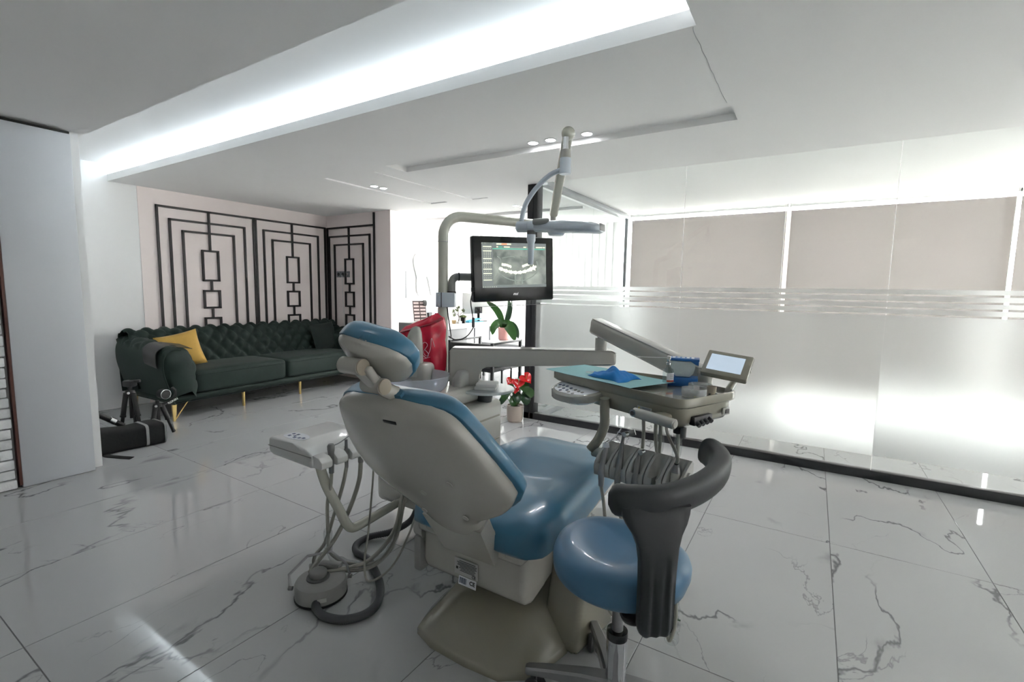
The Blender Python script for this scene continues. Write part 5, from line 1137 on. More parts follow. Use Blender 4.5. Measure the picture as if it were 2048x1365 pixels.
# tilted viewing screen at the right rear
e = [Vector((-0.322, 1.95, 1.030)), Vector((-0.163, 1.945, 1.018)), Vector((-0.186, 1.850, 0.944)), Vector((-0.346, 1.862, 0.963))]
tx_ = ((e[1] - e[0]) + (e[2] - e[3])).normalized(); ty_ = ((e[0] - e[3]) + (e[1] - e[2])).normalized(); ty_ = (ty_ - tx_ * ty_.dot(tx_)).normalized(); tn = tx_.cross(ty_); tc = (e[0] + e[1] + e[2] + e[3]) / 4
tw, th_ = 0.160, 0.122
ts = B().box(tc - tn * 0.012, (tw, th_, 0.024), rot_axes(tx_, ty_, tn), 0.006, 2).obj('film_viewer', 'beige_plastic', dt)
B().box(tc + tx_ * -0.004 + tn * 0.0005, (tw * 0.74, th_ * 0.66, 0.002), rot_axes(tx_, ty_, tn)).obj('screen', 'lcd_pale', ts)
B().box(tc + tx_ * (tw / 2) - tn * 0.012, (0.006, 0.018, 0.010), rot_axes(tx_, ty_, tn), 0.001).obj('side_switch', 'grey_plastic', ts)
b = B(); b.tube([tc - tn * 0.02 + tx_ * 0.03, tc - tn * 0.035 + tx_ * 0.028 - Z * 0.03, Vector((-0.238, 1.87, 0.90)), Vector((-0.238, 1.868, 0.89))], 0.013, 14, 6); b.obj('viewer_stem', 'beige_plastic', dt)
# bent tube down to the instrument bar
b = B(); b.tube([(-0.637, 1.68, 0.85), (-0.637, 1.685, 0.80), (-0.637, 1.685, 0.745), (-0.655, 1.68, 0.69), (-0.683, 1.67, 0.645)], 0.0185, 18, 8); b.obj('drop_tube', 'beige_plastic', dt, ang=60)
Hr = Vector((-0.300, 1.578, 0)); hu = Vector((-0.984, 0.178, 0)).normalized(); hv = Vector((0.178, 0.984, 0)).normalized()
def Hq(a, c, z): return Hr + hu * a + hv * c + Z * z
B().cyl(Hq(0.32, 0.03, 0.640), Hq(0.385, 0.035, 0.638), 0.020, None, 20).obj('bar_axle', 'grey_plastic', dt)
W5 = 0.064
for k in range(5):
    a0 = 0.002 + k * W5; a1 = a0 + W5 - 0.0035; ci, cw = (a0 + a1) / 2, 0.016
    # each module: two cheeks, a hollow between them, a sloping back and a rounded front
    b = B(); n = 20; V = []
    for i in range(n + 1):
        a = a0 + (a1 - a0) * i / n; q = (a - ci) / (W5 / 2); dip = max(0.0, 1 - (abs(q) / 0.62) ** 2.2) if abs(q) < 0.62 else 0.0
        slot = 1.0 if abs(a - ci + 0.004) < 0.0065 else 0.0
        prof = [(0.030, 0.600), (0.034, 0.690), (0.022, 0.700), (0.004, 0.694 - 0.014 * dip), (-0.015, 0.684 - 0.044 * dip), (-0.035, 0.672 - 0.054 * dip), (-0.055 + 0.010 * dip, 0.655 - 0.028 * dip), (-0.066 + 0.034 * slot, 0.640), (-0.070 + 0.040 * slot, 0.622), (-0.066 + 0.036 * slot, 0.596), (-0.050, 0.588)]
        V.append([Hq(a, c, z) for c, z in prof])
    b.rings(V); b.obj('instrument_holder', 'grey_plastic', dt, ang=45)
B().cyl(Hq(0.001, -0.012, 0.655), Hq(-0.006, -0.012, 0.655), 0.016, None, 20).obj('end_knob', 'grey_plastic', dt)
B().cyl(Hq(0.001, -0.040, 0.630), Hq(-0.007, -0.040, 0.630), 0.014, None, 20).obj('end_knob', 'foot_grey', dt)

# ---- things on the tray
TZ = 0.894
t = tag(B().grid(lambda u, v: T(0.215 + 0.475 * u + 0.03 * v * (u - 0.5), 0.004 + 0.235 * v - (0.012 * (1 - v)), 0.9065 + 0.0012 * sin(7 * u + 3 * v)), 40, 20, 0.0008).obj('bib_sheet', 'bib_teal', None, T(0.45, 0.12, 0.9065), ang=60), 'pale teal paper bib spread over the left of the tray', 'bib')
mc0 = T(0.395, 0.085, 0.908)
b = B()
def maskp(u, v):
    x, y = 2 * u - 1, 2 * v - 1
    r = max(0, 1 - x * x) * max(0, 1 - abs(y) ** 2.0)
    h = 0.030 * (r ** 0.45) * (0.80 + 0.30 * sin(2.6 * x + 0.4) + 0.18 * sin(6.3 * x + 2 * y + 1)) + 0.005 * sin(11 * x + 4 * y) * r + 0.008 * abs(sin(7 * y + 3 * x)) * r
    return mc0 + tu * (-0.092 * x + 0.012 * sin(3 * y)) + tv * (0.050 * y + 0.018 * x * y + 0.012 * sin(2.5 * x)) + Z * (h + 0.001)
b.grid(maskp, 44, 28, 0.0012); mk = b.obj('face_mask', 'mask_blue', None, mc0, ang=40); tag(mk, 'crumpled blue surgical face mask on the teal bib', 'mask')
b = B(); p0 = mc0 + tu * 0.075 + tv * 0.01; b.tube([p0 + Z * 0.004, p0 + tu * 0.05 + tv * 0.025 + Z * 0.002, p0 + tu * 0.065 - tv * 0.01 + Z * 0.002, p0 + tu * 0.02 - tv * 0.02 + Z * 0.004], 0.0014, 6); b.obj('ear_loop', 'paper_white', mk)
VB = Vector((-0.447, 1.833, 0.9075))
t = thing('vial', 'small clear glass vial with a red banded label beside the cotton dispenser', 'bottle', VB)
b = B(); b.lathe([(0.0185, 0.0), (0.020, 0.003), (0.020, 0.042), (0.017, 0.052), (0.0085, 0.058), (0.0075, 0.068), (0.0105, 0.069), (0.0105, 0.076), (0.0065, 0.077)], VB, n=28); b.obj('bottle_body', 'bottle_glass', t, ang=40)
B().cyl(VB + Z * 0.002, VB + Z * 0.018, 0.0185, None, 24).obj('liquid', 'clear_glass', t)
b = B(); b.grid(lambda u, v: VB + rt * (0.0204 * sin(-0.55 + 1.75 * u)) - Fb * (0.0204 * cos(-0.55 + 1.75 * u)) + Z * (0.006 + 0.034 * v), 12, 1); lb = b.obj('label', 'label_white', t)
b = B(); b.grid(lambda u, v: VB + rt * (0.0207 * sin(-0.55 + 1.75 * u)) - Fb * (0.0207 * cos(-0.55 + 1.75 * u)) + Z * (0.006 + 0.0065 * v), 12, 1); b.obj('label_band', 'orange_red', lb)
for k in range(3):
    b = B(); b.grid(lambda u, v: VB + rt * (0.0207 * sin(0.0 + 0.8 * u)) - Fb * (0.0207 * cos(0.0 + 0.8 * u)) + Z * (0.020 + 0.006 * k + 0.0012 * v), 6, 1); b.obj('print_line', 'foot_dark', lb)
B().cyl(VB + Z * 0.069, VB + Z * 0.0775, 0.0095, None, 20).obj('crimp_cap', 'silver', t)
t = thing('syringe_nozzle', 'white plastic hub with a long thin tube stuck in the vial', 'syringe', VB + Z * 0.077)
B().cyl(VB + Z * 0.078, VB + Z * 0.089, 0.005, 0.0065, 14).obj('spike', 'silver', t)
B().box(VB + Z * 0.0955, (0.013, 0.013, 0.014), None, 0.003).obj('hub', 'paper_white', t)
B().cyl(VB + Z * 0.0945, VB + Z * 0.093 - rt * 0.105 + Fb * 0.03, 0.0016, 0.0014, 8).obj('tube', 'paper_white', t)
B().cyl(VB + Z * 0.093 - rt * 0.100 + Fb * 0.0286, VB + Z * 0.093 - rt * 0.112 + Fb * 0.032, 0.0025, 0.002, 8).obj('tip', 'paper_white', t)
# cotton roll dispenser
DO = Vector((-0.405, 1.890, TZ)); dx = (rt * 0.93 - Fb * 0.36).normalized(); dy = Vector((-dx.y, dx.x, 0)); DR = rot_axes(dx, dy, Z)
t = thing('cotton_dispenser', 'blue and clear cotton roll dispenser on the tray behind the vial', 'dispenser', DO)
w, d_, h = 0.108, 0.062, 0.105
B().box(DO + Z * 0.017, (w, d_, 0.034), DR, 0.002).obj('base_box', 'box_blue', t)
b = B()
for (cx2, cy2, sx, sy) in ((0, -d_ / 2 + 0.001, w, 0.0015), (0, d_ / 2 - 0.001, w, 0.0015), (-w / 2 + 0.001, 0, 0.0015, d_), (w / 2 - 0.001, 0, 0.0015, d_)): b.box(DO + dx * cx2 + dy * cy2 + Z * 0.066, (sx, sy, 0.066), DR)
b.obj('clear_walls', 'clear_glass', t, smooth=False)
B().box(DO + Z * 0.1015, (w + 0.004, d_ + 0.004, 0.009), DR, 0.002).obj('lid', 'box_blue', t)
b = B(); b.prism([(w / 2, 0.098), (w / 2 - 0.03, 0.098), (w / 2 - 0.012, 0.086), (w / 2, 0.082)], DO - dy * (d_ / 2 + 0.0012), dx, Z, -0.001); b.obj('lid_flap', 'box_blue', t)
for k in range(5): B().box(DO + dx * (-0.036 + 0.017 * k) + dy * 0.0 + Z * 0.1068, (0.010, 0.036 - 0.006 * (k % 2), 0.0006), DR).obj('lid_lettering', 'label_white', t)
b = B(); b.rings([[DO + dx * (sx * s_) + dy * (sy * s_) + Z * z for sx, sy in ((-0.048, -0.026), (0.044, -0.026), (0.044, 0.026), (-0.048, 0.026))] for z, s_ in ((0.036, 0.55), (0.05, 0.82), (0.07, 0.95), (0.094, 0.93))]); b.obj('cotton_fill', 'cotton', t)
# petri dishes and a small cup
def dish(c, r, label):
    t = thing('glass_dish', label, 'dish', c, 'round glass dishes on the tray')
    b = B(); b.lathe([(r * 0.92, 0.0), (r * 0.97, 0.002), (r * 0.97, 0.022), (r * 0.945, 0.022), (r * 0.94, 0.003), (0.002, 0.003)], c, n=40); b.obj('dish', 'dish_glass', t)
    b = B(); b.lathe([(r, 0.009), (r * 1.02, 0.026), (r * 1.0, 0.030), (0.002, 0.030), (0.002, 0.028), (r * 0.985, 0.028), (r * 0.985, 0.009)], c, n=40); b.obj('lid', 'dish_glass', t)
    return t
d1 = Vector((-0.325, 1.700, TZ)); dish(d1, 0.041, 'front round glass dish with yellow bits inside, near the tray corner')
d2 = Vector((-0.322, 1.790, TZ)); dish(d2, 0.041, 'rear round glass dish behind the front one on the tray')
for k, (a, c, m_) in enumerate(((0.012, 0.004, 'warn_yellow'), (-0.010, -0.006, 'warn_yellow'), (0.020, -0.01, 'foot_dark'))):
    o_ = B().box(d1 + tu * a + tv * c + Z * 0.0055, (0.022, 0.006, 0.004), Matrix.Rotation(0.5 + k, 3, 'Z'), 0.0015).obj('dental_bur' if k == 2 else 'rubber_wedge', m_, None, d1 + tu * a + tv * c)
    tag(o_, ('yellow wedge in the front dish, nearer the vial', 'yellow wedge in the front dish, nearer the tray corner', 'dark bur lying in the front glass dish')[k], 'instrument')
cp = Vector((-0.277, 1.745, TZ))
t = thing('plastic_cup', 'small beige plastic cup beside the glass dishes', 'cup', cp)
B().lathe([(0.0135, 0.0), (0.0165, 0.034), (0.0155, 0.034), (0.0125, 0.002), (0.002, 0.002)], cp, n=24).obj('wall', 'tan_cap', t)
for s in (-1, 1): B().cyl(cp + rt * (0.011 * s) - Fb * 0.010 + Z * 0.002, cp + rt * (0.011 * s) - Fb * 0.014 + Z * 0.011, 0.0035).obj('clip', 'foot_dark', t)

# ---- handpieces hanging in the instrument bar, each with its hose
def hose(pts, r, t, m_='grey_hose', n=10): b = B(); b.tube(pts, r, n, 8); return b.obj('hose', m_, t)
def sleeve(pts, r, t):
    b = B(); b.tube(pts, lambda k: r * (1 + 0.18 * sin(23 * k) + 0.12 * sin(57 * k)), 12, 8, False); o_ = b.obj('plastic_sleeve', 'thin_plastic', t, ang=80); return o_
def slotx(k): return 0.002 + (4 - k) * W5 + W5 / 2 - 0.004    # k = 0 is the leftmost module
specs = [('air_syringe', 'three way syringe with clear head in the leftmost slot of the instrument bar', 'syringe'), ('slow_handpiece', 'tall grey contra angle handpiece in the second slot of the instrument bar', 'handpiece'), ('turbine_handpiece', 'slim metal turbine handpiece in the third slot of the instrument bar', 'handpiece')]
for k, (nm, lb_, ct) in enumerate(specs):
    a = slotx(k); base = Hq(a, -0.068, 0.605); top = Hq(a + 0.006, -0.035, 0.690 + (0.035 if k == 1 else 0.004)); t = thing(nm, lb_, ct, base)
    m_ = 'instrument_grey' if k else 'aluminium'
    b = B(); b.tube([base - Z * 0.045, base, base.lerp(top, 0.35), base.lerp(top, 0.75), top], lambda q: 0.0065 + 0.0045 * sin(pi * min(1, 0.15 + q * 0.9)) * (1.15 if k else 1.35), 14, 6); b.obj('body', m_, t, ang=60)
    B().cyl(base.lerp(top, 0.10), base.lerp(top, 0.14), 0.0112, None, 16).obj('ring', 'foot_dark', t)
    if k == 0:
        B().cyl(top, top + Z * 0.014, 0.013, 0.011, 16).obj('head', 'label_white', t); b = B(); b.tube([top + Z * 0.010, top + Z * 0.035 + hu * -0.022 + hv * 0.02, top + Z * 0.066 + hu * -0.036 + hv * 0.04], 0.0026, 8); b.obj('nozzle', 'silver', t)
        B().cyl(top + Z * 0.045 + hu * -0.045 + hv * 0.03, top + Z * 0.062 + hu * -0.085 + hv * 0.05, 0.010, 0.011, 12).obj('dark_sleeve', 'instrument_grey', t)
    else:
        nk = top + Z * (0.030 if k == 1 else 0.012) + hu * -0.003 + hv * 0.004
        b = B(); b.tube([top, top.lerp(nk, 0.6), nk], 0.0052, 10, 5); b.obj('neck', m_, t)
        B().cyl(nk + hv * -0.007 + hu * -0.004, nk + hv * 0.010 + hu * -0.006, 0.0088 if k == 1 else 0.0095, None, 14).obj('head', 'silver', t)
        if k == 1: B().cyl(nk + hu * 0.003, nk + hu * 0.026 + Z * 0.001, 0.0016, None, 8).obj('bur', 'silver', t)
    x0 = base - Z * 0.045
    hose([x0, x0 + Vector((0.010, 0.01, -0.08)), x0 + Vector((0.02 + 0.02 * k, 0.03, -0.25)), x0 + Vector((0.03 + 0.04 * k, 0.02 + 0.02 * k, -0.44)), x0 + Vector((0.07 + 0.03 * k, 0.05, -0.50)), x0 + Vector((0.10 + 0.02 * k, 0.08, -0.40)), x0 + Vector((0.085 + 0.005 * k, 0.105, -0.12)), Hq(a - 0.09 + 0.0 * k, 0.055, 0.70), Hq(a - 0.09, 0.05, 0.81)], 0.0062, t)
    if k: sleeve([Hq(a - 0.09, 0.052, 0.80), Hq(a - 0.09, 0.055, 0.73), x0 + Vector((0.085, 0.105, -0.12)), x0 + Vector((0.10 + 0.02 * k, 0.08, -0.38))], 0.0125, t)
a = slotx(4); base = Hq(a, -0.052, 0.60); top = Hq(a + 0.001, -0.036, 0.668)
t = thing('curing_light', 'grey and cream cone shaped instrument in the rightmost slot, hose rising to the handle', 'handpiece', base)
b = B(); b.tube([base - Z * 0.03, base, top], lambda q: 0.010 + 0.007 * q, 18, 5); b.obj('body', 'cream_plastic', t, ang=60)
B().lathe([(0.0165, 0), (0.0135, 0.014), (0.008, 0.030), (0.0065, 0.031)], top, (0, 0.05, 1), 20).obj('cone', 'instrument_grey', t)
hose([top + Z * 0.029, top + Z * 0.06, Vector((-0.383, 1.60, 0.78)), Vector((-0.386, 1.59, 0.83))], 0.0052, t)
B().cyl(top + Z * 0.029, top + Z * 0.033, 0.007).obj('hose_collar', 'black_plastic', t)
# hose of the empty fourth slot, coiled behind the bar
t = thing('spare_hose', 'grey hose in a clear plastic sleeve behind the empty slot of the instrument bar', 'hose', Vector((-0.43, 1.66, 0.3)))
P_ = [Vector((-0.43, 1.63, 0.815)), Vector((-0.432, 1.65, 0.72)), Vector((-0.40, 1.66, 0.55)), Vector((-0.365, 1.66, 0.25)), Vector((-0.345, 1.655, 0.10)), Vector((-0.34, 1.65, 0.055))]
hose(P_, 0.0062, t); sleeve([P_[3], P_[4], Vector((-0.345, 1.65, 0.012))], 0.024, t)
B().tube([Vector((-0.355, 1.648, 0.115)), Vector((-0.335, 1.645, 0.108)), Vector((-0.318, 1.652, 0.103))], 0.003, 6).obj('band', 'leaf_dark', t)

# ================================================================ operator stool
SX, SY = -0.42, 1.28
sl = thing('stool', 'round blue operator stool with curved charcoal backrest and chrome base', 'stool', (SX, SY, 0))
b = B(); rr = []
for z, r in ((0.412, 0.05), (0.413, 0.120), (0.420, 0.155), (0.436, 0.176), (0.458, 0.186), (0.482, 0.187), (0.502, 0.180), (0.517, 0.164), (0.525, 0.138), (0.524, 0.095), (0.519, 0.045), (0.517, 0.008)):
    rr.append([(SX + r * 1.035 * cos(a), SY + r * 1.035 * sin(a), z + 0.006 + 0.010 * (r / 0.18) ** 2 * cos(2 * a + 0.6) * (1 if z > 0.45 else 0)) for a in [2 * pi * i / 56 for i in range(56)]])
b.rings(rr); b.obj('seat', 'stool_vinyl', sl, ang=80)
B().cyl((SX, SY, 0.395), (SX, SY, 0.414), 0.10, 0.12, 28).obj('seat_plate', 'black_plastic', sl)
B().cyl((SX, SY, 0.20), (SX, SY, 0.40), 0.0165, None, 24).obj('gas_rod', 'aluminium', sl)
B().lathe([(0.0165, 0.0), (0.030, 0.002), (0.031, 0.012), (0.030, 0.026), (0.0175, 0.028)], (SX, SY, 0.236), n=28).obj('collar', 'black_gloss', sl)
b = B(); rr = []
for z, r, f in ((0.05, 0.036, 0.0), (0.085, 0.033, 0.02), (0.12, 0.029, 0.06), (0.20, 0.0295, 0.06), (0.215, 0.0298, 0.0), (0.238, 0.0298, 0.0)):
    rr.append([(SX + r * (1 - f * (0.5 + 0.5 * cos(10 * a))) * cos(a), SY + r * (1 - f * (0.5 + 0.5 * cos(10 * a))) * sin(a), z) for a in [2 * pi * i / 80 for i in range(80)]])
b.rings(rr); b.obj('column', 'chrome', sl, ang=50)
for k in range(4):
    a = radians((199, 287, 15, 126)[k]); ux, uy = cos(a), sin(a); o = Vector((SX, SY, 0)); d_ = Vector((ux, uy, 0)); q_ = Vector((-uy, ux, 0))
    b = B(); b.rings([[o + d_ * r + q_ * (s * w) + Z * z for s, z in ((-1, z0), (1, z0), (1, z1 - 0.006), (0.7, z1), (-0.7, z1), (-1, z1 - 0.006))] for r, w, z0, z1 in ((0.02, 0.028, 0.075, 0.115), (0.10, 0.022, 0.075, 0.113), (0.20, 0.018, 0.078, 0.104), (0.262, 0.015, 0.074, 0.096), (0.270, 0.010, 0.076, 0.092))]); lg = b.obj('leg', 'aluminium', sl, ang=30)
    c = o + d_ * 0.238 + Z * 0.03; q2 = (q_ * cos(0.5 + k) + d_ * sin(0.5 + k)).normalized()
    B().cyl(o + d_ * 0.238 + Z * 0.05, o + d_ * 0.238 + Z * 0.078, 0.006).obj('caster_pin', 'silver', lg)
    b = B(); 
    for s in (-1, 1): b.lathe([(0.010, -0.011), (0.024, -0.010), (0.030, -0.004), (0.030, 0.004), (0.024, 0.010), (0.010, 0.011)], c + q2 * (0.014 * s), q2, 24)
    b.obj('caster', 'dark_hose', lg)
# backrest: curved bar on a ribbed stem
arc = smooth_path([(-0.392, 1.083, 0.742), (-0.335, 1.108, 0.742), (-0.275, 1.152, 0.742), (-0.226, 1.245, 0.744), (-0.197, 1.365, 0.747), (-0.200, 1.475, 0.750), (-0.233, 1.552, 0.752), (-0.262, 1.588, 0.752)], 7)
b = B(); rr = []; n = len(arc)
for i, p in enumerate(arc):
    d = (arc[min(i + 1, n - 1)] - arc[max(0, i - 1)]); d.z = 0; d.normalize(); o_ = Vector((d.y, -d.x, 0)); e = min(1, (i + 0.25) / 3.0, (n - 1 - i + 0.25) / 3.0); e = (1 - (1 - e) ** 2) ** 0.5
    rr.append([p + o_ * (0.031 * e * sgnpow(cos(a), 0.8) + 0.006 * sin(a)) + Z * (0.041 * e * sgnpow(sin(a), 0.8)) for a in [2 * pi * k / 24 for k in range(24)]])
b.rings(rr); b.obj('backrest_bar', 'charcoal_foam', sl, ang=80)
SC0 = Vector((-0.272, 1.105, 0)); so = Vector((0.61, -0.79, 0)).normalized(); stn = Vector((0.79, 0.61, 0)).normalized()
b = B(); rr = []
for z, w, off, th, rib in ((0.735, 0.088, 0.030, 0.020, 0), (0.715, 0.084, 0.026, 0.020, 0), (0.695, 0.075, 0.020, 0.022, 0), (0.672, 0.060, 0.012, 0.022, 0), (0.645, 0.050, 0.004, 0.022, 0), (0.61, 0.0455, 0.0, 0.022, 0.0), (0.57, 0.044, 0.0, 0.022, 0.5), (0.53, 0.0435, 0.0, 0.022, 1), (0.48, 0.0435, 0.0, 0.022, 1), (0.445, 0.043, 0.0, 0.021, 1), (0.432, 0.040, 0.0, 0.019, 0.8), (0.424, 0.033, 0.0, 0.014, 0.5), (0.421, 0.022, 0.0, 0.008, 0)):
    ring = []
    for i in range(180):
        a = 2 * pi * i / 180; x = w * sgnpow(cos(a), 0.45); y = th * sgnpow(sin(a), 0.5)
        if sin(a) > 0.3: y += 0.0045 * rib * (cos(x / 0.0435 * pi * 3.5) - 0.2)
        ring.append(SC0 - so * off + stn * x + so * y + Z * z)
    rr.append(ring)
b.rings(rr); b.obj('backrest_stem', 'charcoal_foam', sl, ang=80)
b = B(); b.tube([SC0 - so * 0.012 + Z * 0.445, SC0 - so * 0.045 - stn * 0.01 + Z * 0.425, SC0 - so * 0.085 - stn * 0.03 + Z * 0.405, Vector((SX, SY, 0.402)) + so * 0.06], 0.022, 12, 6, True, 0.6); b.obj('backrest_bracket', 'black_plastic', sl)
b = B(); b.tube([Vector((SX, SY, 0.402)) + stn * 0.10, Vector((SX, SY, 0.398)) + stn * 0.165, Vector((SX, SY, 0.392)) + stn * 0.19], lambda k: 0.008 + 0.004 * k, 10, 5, True, 0.6); b.obj('height_lever', 'black_plastic', sl)

# ================================================================ assistant console with its hanging hoses
ac = thing('assistant_console', 'light grey assistant console with keypad on a bent tube left of the chair', 'console', (-1.75, 1.27, 0.2))
CX0, CX1, CY0, CY1 = -1.925, -1.575, 1.135, 1.43
b = B(); prf = [(CX0, 0.548), (CX0 + 0.0, 0.605), (CX0 + 0.02, 0.614), (CX0 + 0.17, 0.612), (CX0 + 0.24, 0.600), (CX1 - 0.055, 0.578), (CX1 - 0.05, 0.572), (CX1 - 0.05, 0.535), (CX1 - 0.065, 0.528), (CX0 + 0.03, 0.535)]
b.prism(prf, (0, CY1, 0), (1, 0, 0), (0, 0, 1), CY1 - CY0, 0.010, 3); cbd = b.obj('housing', 'console_plastic', ac)
B().bx(CX0 - 0.0015, CX1 - 0.06, CY0 - 0.0015, CY1 + 0.001, 0.573, 0.576).obj('seam', 'foot_grey', cbd)
kf = B().lathe([(0.060, 0), (0.060, 0.0012), (0.002, 0.0014)], (CX0 + 0.10, CY0 + 0.065, 0.6125), n=30).obj('keypad_film', 'label_white', ac)
kf.scale = (1.25, 0.62, 1.0); kf.location = Vector((CX0 + 0.10, CY0 + 0.065, 0.6125)) - ac.location
kf.data.transform(Matrix.Translation(-(Vector((CX0 + 0.10, CY0 + 0.065, 0.6125)) - ac.location)))
for (dx2, dy2, m_) in ((-0.035, 0.012, 'print_navy'), (-0.010, 0.016, 'print_navy'), (-0.030, -0.012, 'print_navy'), (-0.004, -0.004, 'print_navy'), (0.014, -0.018, 'print_navy'), (0.034, -0.010, 'print_navy'), (0.052, -0.002, 'print_navy')):
    B().box((CX0 + 0.10 + dx2, CY0 + 0.065 + dy2, 0.6142), (0.012, 0.012, 0.0014)).obj('key', m_, cbd)
# comb of holders along the right edge
ys = [CY0 + 0.004 + k * 0.074 for k in range(5)]
for k in range(4):
    y0, y1 = ys[k] + 0.0, ys[k + 1] - 0.022
    b = B(); b.prism([(0.0, 0.0), (0.052, 0.0), (0.060, 0.008), (0.060, 0.030), (0.040, 0.046), (0.0, 0.052)], (CX1 - 0.06, y1, 0.532), (1, 0, 0), (0, 0, 1), y1 - y0, 0.005, 2); b.obj('holder_finger', 'console_plastic', ac)
b = B(); b.bx(CX1 - 0.07, CX1 - 0.02, ys[4] - 0.004, CY1 + 0.0, 0.532, 0.58, 0.006); b.obj('holder_finger', 'console_plastic', ac)
b = B(); b.tube([(-1.64, 1.175, 0.54), (-1.635, 1.185, 0.49), (-1.625, 1.20, 0.43), (-1.60, 1.235, 0.33), (-1.585, 1.255, 0.27), (-1.585, 1.29, 0.235), (-1.60, 1.38, 0.225), (-1.65, 1.62, 0.205), (-1.66, 1.72, 0.20)], 0.0195, 18, 8); b.obj('support_tube', 'pole_cream', ac, ang=60)
def tool(k, name, label, cat, m_, h, r, pts, hr, extra=None):
    y = ys[k + 1] - 0.011; p = Vector((CX1 - 0.026, y, 0.535)); t = thing(name, label, cat, p, 'hose tools of the assistant console')
    b = B(); b.cyl(p - Z * 0.035, p + Z * (h * 0.55), r * 0.85, r, 16); b.obj('body', m_, t)
    if extra == 'syringe':
        b = B(); b.lathe([(r, 0), (r * 1.2, 0.014), (r * 1.25, 0.03), (r * 0.9, 0.038)], p + Z * (h * 0.55), n=18); b.obj('head', 'instrument_grey', t)
        b = B(); q = p + Z * (h * 0.55 + 0.028); b.tube([q, q + Vector((0.02, 0.025, 0.012)), q + Vector((0.02, 0.085, 0.032)), q + Vector((0.015, 0.14, 0.036))], 0.0022, 8); b.obj('nozzle', 'instrument_grey', t)
    else:
        B().cyl(p + Z * (h * 0.5), p + Z * h, r * 0.75, r * 0.7, 14).obj('tip_socket', 'label_grey' if extra == 'white' else 'instrument_grey', t)
    hose([p - Z * 0.03] + [Vector(q) for q in pts], hr, t)
    return t
FL = 0.008
t = tool(0, 'air_water_syringe', 'three way syringe with angled nozzle, front tool on the left console', 'syringe', 'instrument_grey', 0.085, 0.012, [(-1.605, 1.20, 0.45), (-1.63, 1.20, 0.36), (-1.65, 1.215, 0.22), (-1.66, 1.23, 0.13), (-1.63, 1.28, 0.07), (-1.56, 1.36, 0.045), (-1.50, 1.42, 0.10), (-1.50, 1.47, 0.22), (-1.53, 1.53, 0.32), (-1.60, 1.68, 0.40)], 0.0070, 'syringe')
sleeve([(-1.652, 1.215, 0.24), (-1.66, 1.23, 0.12), (-1.63, 1.28, 0.07), (-1.56, 1.36, 0.045), (-1.50, 1.42, 0.11), (-1.50, 1.46, 0.20)], 0.015, t)
tool(1, 'saliva_ejector', 'thin saliva ejector, second tool on the left console', 'suction tool', 'foot_grey', 0.085, 0.009, [(-1.61, 1.26, 0.42), (-1.64, 1.24, 0.30), (-1.68, 1.22, 0.17), (-1.72, 1.20, 0.11), (-1.70, 1.19, 0.075), (-1.62, 1.24, 0.055), (-1.52, 1.34, 0.06), (-1.47, 1.42, 0.16), (-1.46, 1.46, 0.30), (-1.50, 1.55, 0.40), (-1.56, 1.68, 0.44)], 0.0075)
tool(2, 'suction_handle', 'wide suction handle with pale tip, third tool on the left console', 'suction tool', 'foot_grey', 0.095, 0.0135, [(-1.59, 1.33, 0.43), (-1.61, 1.30, 0.32), (-1.64, 1.25, 0.20), (-1.67, 1.19, 0.12), (-1.685, 1.16, 0.085), (-1.665, 1.15, 0.078), (-1.60, 1.22, 0.075), (-1.53, 1.33, 0.09), (-1.475, 1.42, 0.20), (-1.49, 1.50, 0.36), (-1.55, 1.68, 0.46)], 0.0092, 'white')
tool(3, 'curing_lead', 'thin cable tool, rear tool on the left console beside the chair back', 'cable', 'instrument_grey', 0.06, 0.009, [(-1.585, 1.40, 0.40), (-1.57, 1.36, 0.20), (-1.54, 1.31, 0.09), (-1.47, 1.27, 0.045), (-1.40, 1.33, 0.10), (-1.37, 1.40, 0.22), (-1.40, 1.50, 0.30), (-1.45, 1.68, 0.33)], 0.0045)

# ================================================================ foot control and its corrugated hose
fx, fy = -1.615, 1.15
fc_ = thing('foot_control', 'round grey foot control with bail handle and corrugated hose on the floor', 'pedal', (fx, fy, 0))
b = B(); b.lathe([(0.098, 0.0), (0.102, 0.004), (0.102, 0.012)], (fx, fy, 0), n=48); b.obj('rubber_ring', 'black_plastic', fc_)
b = B(); b.lathe([(0.100, 0.010), (0.100, 0.058), (0.095, 0.068), (0.085, 0.072), (0.058, 0.074), (0.002, 0.075)], (fx, fy, 0), n=48); b.obj('housing', 'foot_grey', fc_, ang=40)
b = B(); b.lathe([(0.046, 0.0), (0.044, 0.006), (0.030, 0.008)], (fx - 0.01, fy - 0.005, 0.073), n=32); b.obj('pedal_skirt', 'foot_dark', fc_)
b = B(); b.lathe([(0.030, 0.0), (0.034, 0.006), (0.034, 0.020), (0.028, 0.026), (0.002, 0.028)], (fx - 0.01, fy - 0.005, 0.080), n=32); b.obj('pedal_button', 'foot_grey', fc_, ang=60)
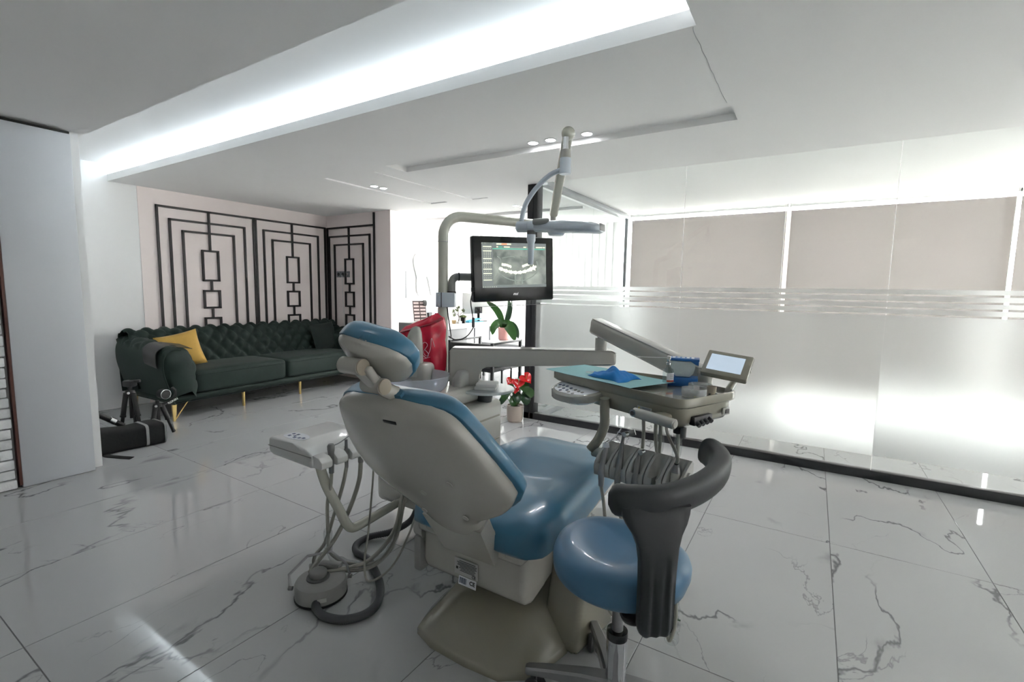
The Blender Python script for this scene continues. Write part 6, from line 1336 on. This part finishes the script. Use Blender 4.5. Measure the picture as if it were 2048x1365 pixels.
b = B(); b.box((fx - 0.03, fy + 0.07, 0.082), (0.09, 0.04, 0.022), Matrix.Rotation(radians(25), 3, 'Z'), 0.006); b.obj('rear_lever', 'foot_grey', fc_)
b = B(); b.box((fx - 0.075, fy + 0.03, 0.076), (0.05, 0.06, 0.018), Matrix.Rotation(radians(60), 3, 'Z'), 0.006); b.obj('side_lever', 'foot_grey', fc_)
hl = rt * -1
e0 = Vector((fx, fy, 0.045)) + rt * -0.112 - Fb * 0.03; e1 = Vector((fx, fy, 0.055)) + rt * 0.104 + Fb * 0.045
b = B(); b.tube([e0, e0 + rt * -0.012 + Fb * 0.02 + Z * 0.045, e0 + rt * 0.035 + Fb * 0.09 + Z * 0.085, e1 + rt * -0.09 + Fb * 0.035 + Z * 0.085, e1 + rt * -0.016 + Z * 0.055, e1], 0.0055, 8, 0, True, 0.5); b.obj('bail_handle', 'aluminium', fc_)
for p, s in ((e0, -1), (e1, 1)): B().cyl(p - rt * (0.010 * s), p + rt * (0.006 * s), 0.0085, None, 14).obj('pivot', 'foot_grey', fc_)
lb = Vector((fx, fy, 0.036)) + rt * 0.040 - Fb * 0.0925
B().box(lb, (0.034, 0.002, 0.016), rot_axes(rt * 0.92 + Fb * 0.40, Fb * 0.92 - rt * 0.40, Z)).obj('label', 'label_grey', fc_)
hp = smooth_path([(-1.555, 1.085, 0.03), (-1.53, 1.066, 0.022), (-1.47, 1.058, 0.018), (-1.40, 1.085, 0.017), (-1.355, 1.15, 0.017), (-1.365, 1.22, 0.017), (-1.43, 1.295, 0.017), (-1.53, 1.362, 0.017), (-1.64, 1.412, 0.017), (-1.73, 1.425, 0.017), (-1.783, 1.475, 0.017), (-1.78, 1.55, 0.02), (-1.70, 1.62, 0.04), (-1.62, 1.67, 0.10), (-1.60, 1.70, 0.17)], 22)
b = B(); b.tube(hp, lambda k: 0.0155 + 0.0014 * sin(k * 2 * pi * 150), 12, 0); b.obj('corrugated_hose', 'dark_hose', fc_, ang=180)
